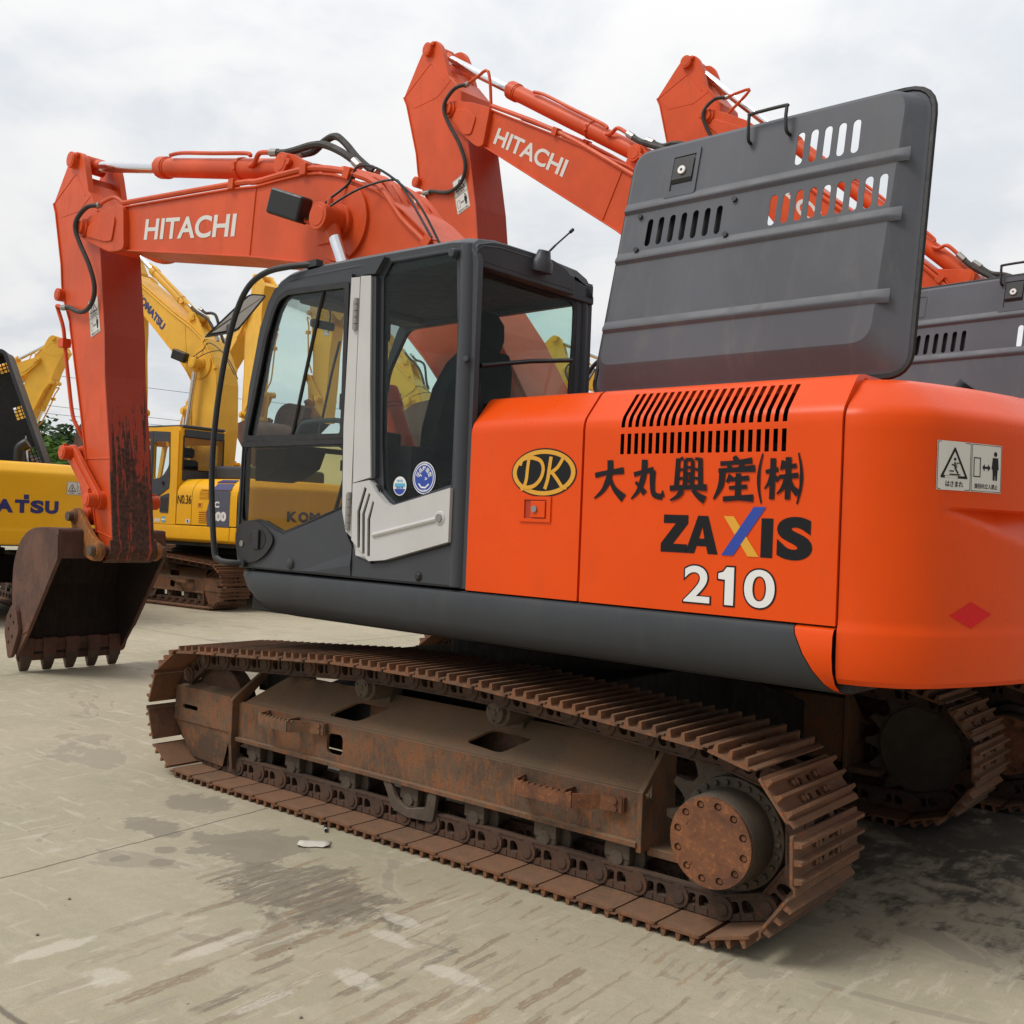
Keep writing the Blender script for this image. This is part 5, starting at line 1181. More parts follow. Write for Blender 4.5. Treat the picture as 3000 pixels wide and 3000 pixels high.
    for s_ in ():
        er = MB(); boss(er, T(ATOP), s_*(ah-.05), s_*(ah+.055), .075); boss(er, T(ATOP), s_*(ah+.05), s_*(ah+.060), .055); boss(er, T((5.86, 4.84)), s_*(ah), s_*(ah+.03), .026, 6); boss(er, T(BCYL), s_*(ah-.06), s_*(ah+.055), .060); boss(er, T(BCYL), s_*(ah+.05), s_*(ah+.06), .042); boss(er, T((5.131, 1.605)), s_*(ah-.05), s_*(ah+.035), .085)
    # arm cylinder on top of the boom
    base = acyl or (2.70, 4.135)
    cylinder(root, rz, T(ATOP), base, .082, .385, 0.0, (BMm, EYE), 'arm_cylinder')
    bb = Vector(base); i = min(range(len(boom_t)), key=lambda k: (Vector(boom_t[k])-bb).length); tq = Vector(boom_t[i])
    j0, j1 = Vector(boom_t[max(0, i-1)]), Vector(boom_t[min(len(boom_t)-1, i+2)]); dr = (j0-j1).normalized(); nr = Vector((-dr.y, dr.x)); nr = nr if nr.y > 0 else -nr
    g = tq-nr*.03
    for s_ in (-1, 1):
        br = MB(); br.prism([tuple(g+dr*.14), tuple(bb+dr*.085+nr*.02), tuple(bb+nr*.085), tuple(bb-dr*.12+nr*.055), tuple(g-dr*.50)], *sorted((s_*.115, s_*.150)))
        boss(br, base, s_*.11, s_*.185, .080); boss(br, base, s_*.18, s_*.19, .058); q = bb-dr*.085; boss(br, q, s_*.15, s_*.185, .026, 8); br.build('cylinder_bracket', BMm, boom, bevel=.006)
    # bucket cylinder and linkage
    if bucket:
        lt, la, lb = (5.625, 2.030), (5.131, 1.605), (5.425, 1.455)
        cylinder(root, rz, T(lt), T((6.10, 3.545)), .066, .45, 0.0, (AMm, EYE), 'bucket_cylinder', False)
        lk = MB()
        for s_ in (-1, 1):
            a, b = Vector(T(lt)), Vector(T(la)); d = (b-a).normalized(); n = Vector((-d.y, d.x))
            lk.prism(rnd([tuple(a-d*.07+n*.075), tuple(b+d*.06+n*.085), tuple(b+d*.06-n*.085), tuple(a-d*.07-n*.075)], .07, 5), *sorted((s_*.215, s_*.262)))
            lk.prism([tuple(a+d*.10+n*.028), tuple(b-d*.12+n*.030), tuple(b-d*.12-n*.030), tuple(a+d*.10-n*.028)], *sorted((s_*.258, s_*.282)))
            for q, r in ((a, .066), (b, .066)): boss(lk, tuple(q), s_*.20, s_*.345, r); boss(lk, tuple(q), s_*.34, s_*.352, r*.72); lk.box(-.012, .012, *sorted((s_*.29, s_*.33)), -.012, .012, 0, Matrix.Translation(P3(q+Vector((0, r+.004)), 0)))
        boss(lk, T(lt), -.25, .25, .062)
        a, b = Vector(T(lt)), Vector(T(lb)); d = (b-a).normalized(); n = Vector((-d.y, d.x))
        for s_ in (-1, 1): lk.prism(rnd([tuple(a-d*.07+n*.07), tuple(b+d*.07+n*.075), tuple(b+d*.07-n*.075), tuple(a-d*.07-n*.07)], .06, 4), *sorted((s_*.10, s_*.17)))
        boss(lk, T(lb), -.2, .2, .075)
        lk.build('bucket_linkage', AMm, arm, bevel=.006)
        bucket_group(root, rz, T, bm_rust or (BKT, BKTI, TOOTH, EARM))
    # steel pipes along the boom and arm, hoses
    if pipes:
        off = [(Vector(p)) for p in boom_t]
        def along(lift, y, i0, i1, extra=None):
            out = []
            for i in range(i0, i1):
                a, b = off[max(i-1, 0)], off[min(i+1, len(off)-1)]; t = (b-a).normalized(); n = Vector((-t.y, t.x)); n = n if n.y > 0 or n.x > .5 else -n
                q = off[i]+n*lift; out.append(P3(q, y))
            return out
        n_ = len(off)
        for y, l, i0 in ((.215, .042, 0), (.150, .062, 6), (.080, .068, 7), (-.02, .060, 8), (-.12, .055, 7), (-.215, .042, 0)):
            p = MB(); p.tube(smoothpath(along(l, y, min(i0, n_-3), n_), 3), .0235, 8); p.build('hydraulic_pipe', BMm, boom)
        for i in range(1, n_-1, 1):
            q = off[i]; a, b = off[i-1], off[i+1]; t = (b-a).normalized(); n = Vector((-t.y, t.x)); n = n if n.y > 0 or n.x > .5 else -n
            if i in (1, 4, 7, 10) or n_ < 8:
                m = Matrix.Translation(P3(q+n*.03, 0)) @ Matrix.Rotation(-atan2(t.y, t.x), 4, 'Y')
                for y in (.215, -.215): c = MB(); c.box(-.035, .035, y-.034, y+.034, -.045, .036, 0, m); c.cyl((m @ Vector((0, y-.02, .03))), (m @ Vector((0, y-.02, .062))), .010, n=6); c.build('pipe_clamp', BMm, boom, bevel=.004)
        # hose round the arm pivot, pipe down the arm
        t0 = off[0]
        h = MB(); hy = .24
        Q = lambda p: P3(T(p), hy)
        h.tube(smoothpath([P3(t0+Vector((0, .035)), .215), P3(Vector(T((5.04, 4.282))), .24), Q((5.20, 4.285)), Q((5.34, 4.262))], 4), .0165, 8); h.build('arm_feed_pipe', BMm, arm)
        h = MB(); hose(h, [Q((5.33, 4.262)), P3(T((5.45, 4.255)), .29), P3(T((5.545, 4.16)), .33), P3(T((5.565, 4.06)), .335), P3(T((5.51, 3.92)), .31), P3(T((5.40, 3.719)), .27), Q((5.345, 3.521)), Q((5.395, 3.374)), Q((5.575, 3.323)), Q((5.85, 3.40)), Q((5.93, 3.405))], .021); h.build('arm_hose', HOSE, arm)
        h = MB(); h.cyl(Q((5.37, 4.263)), Q((5.30, 4.266)), .026, n=8); h.build('hose_fitting', STEEL, arm); h = MB(); h.cyl(Q((5.86, 3.395)), Q((5.96, 3.405)), .026, n=8); h.build('hose_fitting', STEEL, arm)
        h = MB(); h.tube(smoothpath([Q((5.95, 3.405)), Q((6.06, 3.435)), P3(T((6.08, 3.40)), .22), P3(T((6.0, 3.22)), .20), P3(T((5.965, 3.02)), .19), P3(T((5.87, 2.72)), .19), P3(T((5.755, 2.39)), .19), P3(T((5.67, 2.26)), .17), P3(T((5.65, 2.16)), .12)], 4), .018, 8)
        h.box(-.05, .05, -.04, .04, -.04, .04, 0, Matrix.Translation(P3(T((5.985, 3.08)), .19))); h.build('arm_pipe', AMm, arm)
        # hoses of the arm cylinder
        HR = aff((2.70, 4.135), base, 1.0, bang)
        bd = Vector(base)-Vector(T(ATOP)); bl = bd.normalized(); bn = Vector((-bl.y, bl.x)); bn = bn if bn.y > 0 else -bn
        K = lambda s_, u, y: P3(Vector(base)+bl*s_+bn*u, y)
        p = MB(); p.tube(smoothpath([K(-1.78, .085, .08), K(-1.6, .105, .075), K(-1.1, .10, .08), K(-.62, .098, .085), K(-.55, .075, .09)], 4), .0165, 8)
        p.tube(smoothpath([P3(HR(q), .10) for q in ((3.215, 4.235), (3.153, 4.247), (3.111, 4.300), (3.06, 4.310), (2.925, 4.282))], 4), .019, 8); p.build('cylinder_pipe', BMm, boom)
        for y0, y1, pts in ((.10, .10, [(2.919, 4.281), (2.775, 4.250), (2.636, 4.240), (2.435, 4.235), (2.288, 4.205), (2.109, 4.12), (1.965, 4.028), (1.902, 3.976)]), (-.05, -.03, [(2.80, 4.285), (2.62, 4.268), (2.483, 4.315), (2.352, 4.325), (2.236, 4.25), (2.102, 4.125), (1.99, 4.037), (1.896, 3.972)])):
            h = MB(); hose(h, [P3(HR(q), y0+(y1-y0)*k/7) for k, q in enumerate(pts)], .027); h.build('cylinder_hose', HOSE, boom)
            for q0, q1 in ((pts[0], pts[1]), (pts[-1], pts[-2])):
                a_, b_ = Vector(P3(HR(q0), y0)), Vector(P3(HR(q1), y0)); f = MB(); f.cyl(a_-(b_-a_)*.15, a_+(b_-a_).normalized()*.07, .031, n=8); f.build('hose_fitting', STEEL, boom)
    # work lamp with its cable
    if detail:
        l = MB(); d = bpin; L0 = (d[0]+.36, .40, d[1]+.14)
        m = Matrix.Translation(L0) @ Matrix.Rotation(radians(-20), 4, 'Y') @ Matrix.Rotation(radians(14), 4, 'Z')
        l.box(-.15, .15, -.06, .07, -.095, .085, 0, m); lo = l.build('work_lamp', BPLAS, boom, bevel=.022, seg=3)
        l = MB(); l.tube([(d[0]+.30, .36, d[1]+.06), (d[0]+.20, .34, d[1]+.01), (d[0]+.13, .25, d[1]-.02)], .018, 6); l.box(d[0]+.10, d[0]+.24, .215, .25, d[1]-.12, d[1]+.05); l.build('lamp_bracket', BMm, lo)
        l = MB(); hose(l, [(d[0]+.23, .36, d[1]+.03), (d[0]+.13, .34, d[1]+.08), (d[0]+.05, .30, d[1]+.16), (d[0]-.06, .235, d[1]+.26), (d[0]-.16, .235, d[1]+.36), (d[0]-.42, .245, d[1]+.27), (d[0]-.75, .245, d[1]+.02), (d[0]-1.0, .245, d[1]-.32)], .0085, 6)
        hose(l, [(d[0]-.08, .40, d[1]+.06), (d[0]-.25, .30, d[1]+.17), (d[0]-.50, .24, d[1]+.20), (d[0]-.62, .24, d[1]+.12), (d[0]-.9, .24, d[1]-.24)], .008, 6); l.build('lamp_cable', BLACK, lo)
    # lettering
    if text:
        wd, a, b, h = text; a, b = Vector(a), Vector(b); u = (b-a); Ln = u.length; u.normalize(); vv = Vector((-u.y, u.x)); vv = vv if vv.y > 0 else -vv
        d = Dec(flatmap(P3(a, hw+.0015), P3(u, 0), P3(vv, 0), (0, 1, 0)))
        x = 0.0
        d.text(wd, 0, 0, Ln, h, 0, 0, .055 if wd == 'KOMATSU' else .024)
        d.build('brand_lettering', textmat or WHITE, boom)
    if decal is None: decal = True
    if decal:
        A0, B0 = Vector(T((5.470, 3.085))), Vector(T((5.555, 3.418))); v = (B0-A0); u = Vector((-v.y, v.x)).normalized(); u = u if u.x < 0 else -u
        d = Dec(flatmap(P3(A0, ah+.001), P3(u, 0), P3(v.normalized(), 0), (0, 1, 0))); warning_sign(d, .185*T.s, v.length); d.build('warning_label', [WHITE, DBLK], arm)
    return boom, arm
# ------------------------------------------------------------------ yellow machines
KSIDE = [(1.36, 1.335), (1.362, 1.55), (1.36, 1.80), (1.352, 1.87), (1.32, 1.95), (1.25, 2.03), (1.16, 2.075), (.85, 2.085)]
def yellow_body(root, rz, deco=True, hood_open=False):
    mb = MB()
    for sg in (1, -1):
        mb.prism([(sg*1.365, 1.10), (sg*1.372, 1.16), (sg*1.36, 1.318), (sg*.9, 1.318), (sg*.9, 1.06), (sg*1.30, 1.06)], -2.05, 1.30, 'x')
        mb.prism([(sg*1.365, 1.10), (sg*1.372, 1.16), (sg*1.36, 1.318), (sg*.9, 1.318), (sg*.9, 1.06), (sg*1.30, 1.06)], -2.20, -2.06, 'x')
    mb.build('side_skirt', YEL, root, rz=rz, bevel=.012)
    mb = MB(); mb.box(-2.2, 1.2, -1.30, 1.30, 1.0, 1.30); mb.box(-2.1, -.8, -1.2, 1.2, 1.3, 1.95); mb.build('turntable_frame', ENGM, root, rz=rz)
    counterweight(root, YEL, rz, dent=False)
    cw = [o for o in root.children if o.name.split('.')[0] == 'counterweight'][-1]
    half = CWL[-1]; d = Dec(lambda a, b, k: cw_point(half-.74+a, 1.44+b, -.009+.003+k))
    xs = 0.0
    for k, chh in enumerate('KOMATSU'):
        wds = (.205, .215, .235, .225, .19, .185, .195)[k]; d.text(chh, xs, 0, wds-.015, .168, 0, 0, .06); xs += wds
        if chh == 'T': d.rect(xs-wds*.45, .175, xs-wds*.12, .235)
    d.build('brand_lettering', KBLUE, cw)
    d = Dec(lambda a, b, k: cw_point(half+.80+a, 1.70+b, -.009+.003+k)); warning_sign(d, .30, .17); d.build('warning_label', [WHITE, DBLK], cw)
    mb = MB()
    for x0, x1 in ((-.76, -1.125), (-1.135, -2.203)): mb.grid([[(x, y, z) for y, z in KSIDE] for x in (x0, x1)])
    lp = mb.build('side_panel', YEL, root, rz=rz, smooth=30)
    mb = MB(); mb.grid([[(x, -y, z) for y, z in KSIDE] for x in (-.5, -2.203)]); mb.box(-.5, 1.15, -1.34, -.45, 1.32, 1.75); mb.box(-2.203, -.6, -1.0, 1.0, 2.06, 2.09); mb.build('right_side_boxes', YEL, root, rz=rz, bevel=.01)
    if not hood_open:
        mb = MB(); mb.box(-2.0, -.85, -.75, .80, 2.08, 2.32); mb.build('engine_hood', KGREY, root, rz=rz, bevel=.06)
    if deco:
        b = MB(); b.plate(rnd([(-1.52, 1.322), (-2.043, 1.322), (-2.04, 1.89), (-1.60, 1.895), (-1.50, 1.55)], .02, 2), [], 1.362, 1.3645); b.build('number_panel', PANB, lp, smooth=0)
        d = Dec(flatmap((0, 1.3652, 0), (-1, 0, 0), (0, 0, 1), (0, 1, 0))); d.text('PC', 1.60, 1.62, .20, .10, 0, 0, .06); d.text('200', 1.60, 1.41, .37, .15, 0, 0, .07); d.build('model_number', WHITE2, lp)
        d = Dec(flatmap((0, 1.3632, 0), (-1, 0, 0), (0, 0, 1), (0, 1, 0))); d.text('N0.36', .775, 1.665, .34, .145, 0, 0, .012); d.build('fleet_number', DBLK, lp); d = Dec(flatmap((0, 1.3632, 0), (-1, 0, 0), (0, 0, 1), (0, 1, 0))); d.rect(1.0, 1.36, 1.10, 1.42, 0); d.poly(circ(1.05, 1.39, .022, 10), 1, .001); d.build('inspection_sticker', [WHITE2, DBLUE], lp)
        b = MB()
        for (y0, z0, y1, z1) in ((1.353, 1.90, 1.285, 2.0), (1.27, 2.02, 1.19, 2.065)): b.add([(-1.60, y0+.004, z0+.003), (-2.045, y0+.004, z0+.003), (-2.045, y1+.004, z1+.004), (-1.66, y1+.004, z1+.004)], [(0, 1, 2, 3)])
        b.build('panel_stripe', KBLUE, lp, smooth=0)
        b = MB()
        for x0, x1, z0, z1 in ((-1.315, -1.54, 1.755, 1.885), (-1.315, -1.50, 1.37, 1.565)):
            b.box(x1, x0, 1.355, 1.363, z0, z1, 1)
            for k in range(6): z = z0+(z1-z0)*(k+.5)/6; b.box(x1+.005, x0-.005, 1.362, 1.368, z-.006, z+.008)
        for k in range(5): t = k/4; y, z = 1.345-.16*t, 1.905+.145*t; b.box(-1.60, -1.33-.06*t, y-.02, y+.010, z-.006, z+.010)
        b.box(-1.392, -1.27, 1.36, 1.367, 1.615, 1.70); b.box(-1.365, -1.30, 1.365, 1.370, 1.63, 1.685, 1)
        b.build('side_grille', [YEL, plain('grille_shadow_orange', (.36, .10, .01), .6)], lp)
    # cab
    X0, X1 = -.735, .98
    mb = MB()
    co = [(X0, 1.325), (1.10, 1.325), (1.13, 1.75), (.95, 2.72), (.78, 2.90), (X0+.06, 2.93), (X0, 2.86)]
    win1 = rnd([(-.04, 2.70), (.78, 2.72), (1.0, 1.95), (.98, 1.70), (.18, 1.50), (-.02, 1.66)], .06); win2 = rnd([(-.12, 2.68), (-.505, 2.68), (-.525, 2.28), (-.36, 2.10), (-.12, 2.06)], .07)
    mb.plate(co, [win1, win2], 1.315, 1.36)
    mb.plate(co, [rnd([(-.55, 2.1), (1.0, 2.0), (.85, 2.70), (-.55, 2.70)], .06)], .36, .40)
    mb.plate([(.36, 1.325), (1.34, 1.325), (1.34, 2.90), (.36, 2.90)], [rnd([(.445, 2.22), (1.272, 2.22), (1.272, 2.77), (.445, 2.77)], .04)], X0-.015, X0+.03, 'x')
    mb.box(X0+.02, .82, .38, 1.34, 2.86, 2.925); mb.box(X0, 1.08, .38, 1.34, 1.30, 1.36); mb.box(.86, .94, .38, 1.34, 2.68, 2.80)
    cf = mb.build('cab_frame', YEL, root, rz=rz, bevel=.02)
    b = MB(); b.box(X0-.02, .72, .42, 1.28, 2.915, 2.965); b.plate([(.455, 2.775), (1.262, 2.775), (1.262, 2.89), (.455, 2.89)], [], X0-.035, X0-.012, 'x'); b.plate([(.44, 2.05), (1.275, 2.05), (1.275, 2.205), (.44, 2.205)], [], X0-.03, X0-.01, 'x'); b.build('cab_roof', KGREY, cf, bevel=.02)
    b = MB(); b.plate([(-.09, 2.86), (-.52, 2.84), (-.555, 2.10), (-.545, 1.92), (.05, 1.63), (.02, 1.60), (-.10, 2.0)], [inset(win2, -.005)], 1.358, 1.37); b.plate([(-.085, 2.86), (.78, 2.84), (.80, 2.74), (-.02, 2.74), (-.06, 1.72), (-.095, 1.74)], [], 1.358, 1.372)
    b.plate(rnd([(-.33, 1.775), (-.555, 1.838), (-.549, 1.508), (-.33, 1.512)], .02, 2), [], 1.357, 1.368)
    dr = b.build('cab_door', KGREY, cf, bevel=.006)
    b = MB()
    for k in range(7): z = 1.55+.032*k; b.box(-.525, -.35, 1.366, 1.374, z, z+.014)
    b.cyl((-.40, 1.37, 2.0), (-.40, 1.40, 2.0), .025, n=10); b.build('door_grille', BPLAS, dr)
    for pts, nm in ((win1, 'door_window'), (win2, 'side_window')):
        b = MB(); b.plate(pts, [], 1.33, 1.335); b.build(nm, GLD, cf, smooth=0)
    b = MB(); b.plate([(.445, 2.22), (1.272, 2.22), (1.272, 2.77), (.445, 2.77)], [], X0, X0+.005, 'x'); b.plate([(.435, 2.21), (1.282, 2.21), (1.282, 2.78), (.435, 2.78)], [[(.46, 2.235), (1.257, 2.235), (1.257, 2.755), (.46, 2.755)]], X0-.022, X0-.013, 'x', 1); b.build('rear_window', [GLR, BLACK], cf, smooth=0)
    b = MB(); b.box(-.3, .2, .6, 1.1, 1.36, 1.9); b.box(-.36, -.22, .62, 1.08, 1.9, 2.42); b.box(-.38, -.26, .72, .98, 2.45, 2.62); b.build('operator_seat', SEATM, cf, bevel=.05)
    if deco:
        d = Dec(flatmap((0, 1.3612, 0), (-1, 0, 0), (0, 0, 1), (0, 1, 0))); d.poly(circ(.435, 1.40, .055, 20), 0); d.rect(.385, 1.385, .485, 1.415, 1, .001); d.poly(circ(.31, 1.385, .035, 12), 2, .0); d.poly(circ(.235, 1.385, .035, 12), 2); d.build('emission_sticker', [SKYB, WHITE2, WHITE], cf)
    return cf
YB_T = [(2.324, 5.99), (2.201, 5.905), (1.071, 5.193), (.563, 4.906), (.148, 4.616), (.008, 4.451), (-.107, 4.273), (-.193, 4.10), (-.262, 3.80), (-.30, 3.0), (-.24, 2.30)]
YB_B = [(.36, 2.3), (.405, 3.07), (.455, 3.888), (.586, 4.051), (.789, 4.255), (2.073, 5.332), (2.33, 5.545)]
KM = lambda bm=None: ((YELB, YELB, YELB, YELB))
YMATS = (YELB, YELB, YELB, YELB)
YB_MATS = (BKT, BKTI, TOOTH, EARM)
def posed(al, be):
    """the generic boom and arm turned about their pins: boom by al, arm by a further be"""
    R = aff(FOOT, FOOT, 1, al); p1 = R(PIV); A_ = aff(PIV, p1, 1, al+be); A_.s = 1.0
    return R, A_, p1
def generic_front(root, rz, al, be, mats=YMATS, text='KOMATSU', pipes=True, textmat=None, bucket=True):
    R, A_, p1 = posed(al, be)
    return front(root, rz, [R(p) for p in BOOM_T], [R(p) for p in BOOM_B], A_, [R(p) for p in FORK], [R(p) for p in FORKP], p1,
                 (text, R((4.565, 3.838)), R((3.209, 3.659)), .178) if text else None, mats, R((2.70, 4.135)), R((1.90, 3.545)), (.72, 1.33),
                 (R((2.95, 3.985)), R((2.998, 3.482))), textmat or KBLUE, pipes, True, bucket, bang=al)
# ------------------------------------------------------------------ the excavators
OM = (BOOM, BOOM, ARMR, BOOM)
ID = aff((0, 0), (0, 0)); ID.s = 1.0
# 1: the nearest machine
e1 = thing('excavator', 'nearest orange excavator, grey hood open, black and white lettering on its side', 'excavator')
undercarriage(e1, (True, True))
hitachi_body(e1, TH)
cab(e1, TH)
front(e1, TH, BOOM_T, BOOM_B, ID, mats=OM)
# 2: same make parked alongside, boom raised higher
G2 = 'orange excavators parked side by side'
e1['group'] = G2
e2 = thing('excavator', 'orange excavator directly behind the nearest one, boom raised above the cab roof', 'excavator', (-.3, -2.95, 0), 0, G2)
RZ2 = radians(-8)
undercarriage(e2, (True, False))
hitachi_body(e2, RZ2, False, {'latch_u': (1.05, 1.17), 'recess_label': True})
c1_ = [o for o in e1.children if o.name.split('.')[0] == 'cab_frame'][0]
M2B_T = [(3.924, 5.867), (2.95, 5.355), (1.968, 4.82), (1.60, 4.57), (1.2, 4.20), (.8, 3.70), (.45, 3.05), (.14, 2.25)]
M2B_B = [(.52, 2.12), (.95, 3.05), (1.3, 3.60), (1.7, 3.98), (2.093, 4.27), (4.027, 5.52)]
T2 = aff(PIV, (4.545, 6.02), 1.17, radians(-2.2)); T2.s = 1.17
front(e2, RZ2, M2B_T, M2B_B, T2, [(4.66, 6.12), (4.60, 6.15), (4.482, 6.108), (4.17, 6.0), (3.89, 5.87), (3.98, 5.495), (4.06, 5.50), (4.143, 5.55), (4.60, 5.92), (4.68, 6.0)],
      [(4.43, 6.0), (4.22, 5.93), (4.10, 5.82), (4.17, 5.66), (4.28, 5.68), (4.5, 5.90)], (4.545, 6.02), ('HITACHI', (3.874, 5.504), (2.831, 4.919), .168), OM, (1.95, 4.96), (1.55, 4.17), (.72, 1.33), ((2.04, 4.85), (2.28, 4.40)), detail=False, bang=radians(24))
# 3: further along the same row
e3 = thing('excavator', 'farthest orange excavator, its arm tip rising above the open grey hood', 'excavator', (-.6, -5.9, 0), 0, G2)
RZ3 = radians(-4)
undercarriage(e3, (False, False))
hitachi_body(e3, RZ3, False, {'latch_u': (1.05, 1.17), 'recess_label': True})
M3B_T = [(2.84, 6.36), (2.2, 5.78), (1.652, 5.28), (.875, 4.655), (.305, 4.155), (.0, 3.70), (-.05, 3.0), (.0, 2.25)]
M3B_B = [(.45, 2.12), (.60, 3.0), (.95, 3.75), (1.5, 4.38), (2.107, 4.93), (2.91, 5.95)]
T3 = aff(PIV, (3.079, 6.407), 1.03, radians(2.8)); T3.s = 1.03
f3 = aff((PIV[0], PIV[1]), (3.079, 6.407), 1.0, radians(30)); f3.s = 1
front(e3, RZ3, M3B_T, M3B_B, T3, [f3(p) for p in FORK], [f3(p) for p in FORKP], (3.079, 6.407), ('HITACHI', (2.55, 5.72), (1.55, 4.72), .17), OM, (.09, 4.13), (.45, 3.45), (.72, 1.33), None, detail=False, bang=radians(34))
def cab_copy(root, rz, dz=0.0):
    c = dup_part(c1_, root, rz); return c
cab_copy(e2, RZ2); cab_copy(e3, RZ3)

# yellow machines of the facing row
G3 = 'yellow excavators parked across the yard'
k36 = thing('excavator', 'yellow excavator numbered 36, between the orange bucket arm and the grey cab', 'excavator', (12.25, -6.07, 0), radians(184), G3)
undercarriage(k36, (False, True)); R36 = radians(181.0)
yellow_body(k36, R36)
TK = aff(PIV, (2.52, 5.93), 1.0, radians(7)); TK.s = 1.0
front(k36, R36, YB_T, YB_B, TK, [(2.70, 6.06), (2.60, 6.10), (2.30, 6.02), (2.15, 5.90), (2.22, 5.44), (2.40, 5.50), (2.66, 5.82)], [(2.45, 5.95), (2.32, 5.90), (2.32, 5.72), (2.45, 5.78)], (2.52, 5.93),
      ('KOMATSU', (2.16, 5.52), (1.352, 4.842), .155), YMATS, (.60, 5.06), (.20, 4.17), (.62, 1.33), ((.72, 4.98), (.60, 4.07)), KBLUE, bang=radians(24))
kl = thing('excavator', 'yellow excavator at the left edge, blue lettering on its rear, black hood open', 'excavator', (12.3, -1.75, 0), radians(-12), G3)
undercarriage(kl, (False, False)); yellow_body(kl, 0.0, False, True)
generic_front(kl, 0.0, radians(10), radians(20))
# its black hood: an open tub standing on edge
hb = MB(); Hm = Matrix.Translation((-1.75, -.74, 2.06)) @ Matrix.Rotation(radians(-32), 4, 'Z') @ Matrix.Rotation(radians(-21), 4, 'X')
def hx(p): return Hm @ Vector(p)
W_, H_, D_ = 1.35, 1.72, .34
ol = rnd([(0, 0), (W_, 0), (W_, H_), (0, H_)], .10, 5)
gr = []
for (a, b, nu, nv) in ((.10, .10, 3, 6), (.10, .80, 3, 4), (.10, 1.48, 3, 3), (.6, 1.48, 5, 3)):
    for i in range(nu):
        for j in range(nv): gr.append([(a+i*.052, b+j*.048), (a+i*.052+.038, b+j*.048), (a+i*.052+.038, b+j*.048+.036), (a+i*.052, b+j*.048+.036)])
vs, fs = fill(ol, gr, .006)
hb.add([hx((D_+p[2], p[0], p[1])) for p in vs], fs, 1)
hb.grid([[hx((n, u, v)) for u, v in L] for n, L in ((0, inset(ol, -.02)), (D_*.7, inset(ol, -.0)), (D_, inset(ol, .0)))], 0, close=True)
hb.grid([[hx((n, u, v)) for u, v in L] for n, L in ((0.0, inset(ol, .03)), (D_-.01, inset(ol, .03)))], 1, close=True)
hb.grid([[hx((0.0, u, v)) for u, v in L] for L in (inset(ol, -.02), inset(ol, .03))], 0, close=True)
hd_ = hb.build('engine_hood', [KGREY, BLACK], kl, smooth=40)
b = MB(); b.tube(smoothpath([(-1.95, -.35, 2.05), (-1.95, -.35, 2.20), (-1.955, -.36, 2.30), (-2.0, -.44, 2.37)], 4), .075, 14); b.build('exhaust_stack', BPLAS, kl, smooth=50)
b = MB(); b.tube([hx((.05, .12, .50)), (-2.0, -.45, 2.08)], .014, 8); b.build('hood_stay', STEEL, hd_)
b = MB(); b.box(-2.0, -.9, -1.0, .9, 2.05, 2.12); b.build('engine_top', ENGM, kl)

def far_machine(label, loc, rz, al, be, **kw):
    r = thing('excavator', label, 'excavator', loc, rz, G3)
    src = kl
    for ch in list(kl.children):
        nm = ch.name.split('.')[0]
        if nm in ('boom', 'arm', 'bucket', 'engine_hood', 'boom_cylinder', 'arm_cylinder', 'bucket_cylinder', 'exhaust_stack', 'hood_stay', 'engine_top'): continue
        dup_part(ch, r)
    generic_front(r, 0.0, al, be, **kw)
    return r
far_machine('yellow excavator behind number 36, its folded arm rising beside the wing mirror', (20.93, -11.0, 0), radians(172), radians(29.5), radians(-19.5))
far_machine('yellow excavator seen through the front cab window, arm hanging with a rusty bucket', (12.58, -12.1, 0), radians(8), radians(37.7), radians(-23.7))
far_machine('yellow excavator seen through the rear cab window, rounded arm head and boom', (6.17, -16.58, 0), radians(25), radians(11.8), radians(-7.8))
far_machine('yellow excavator at the far left, its arm folded behind the open black hood', (30.02, -7.39, 0), radians(-150), radians(19.3), radians(-27))

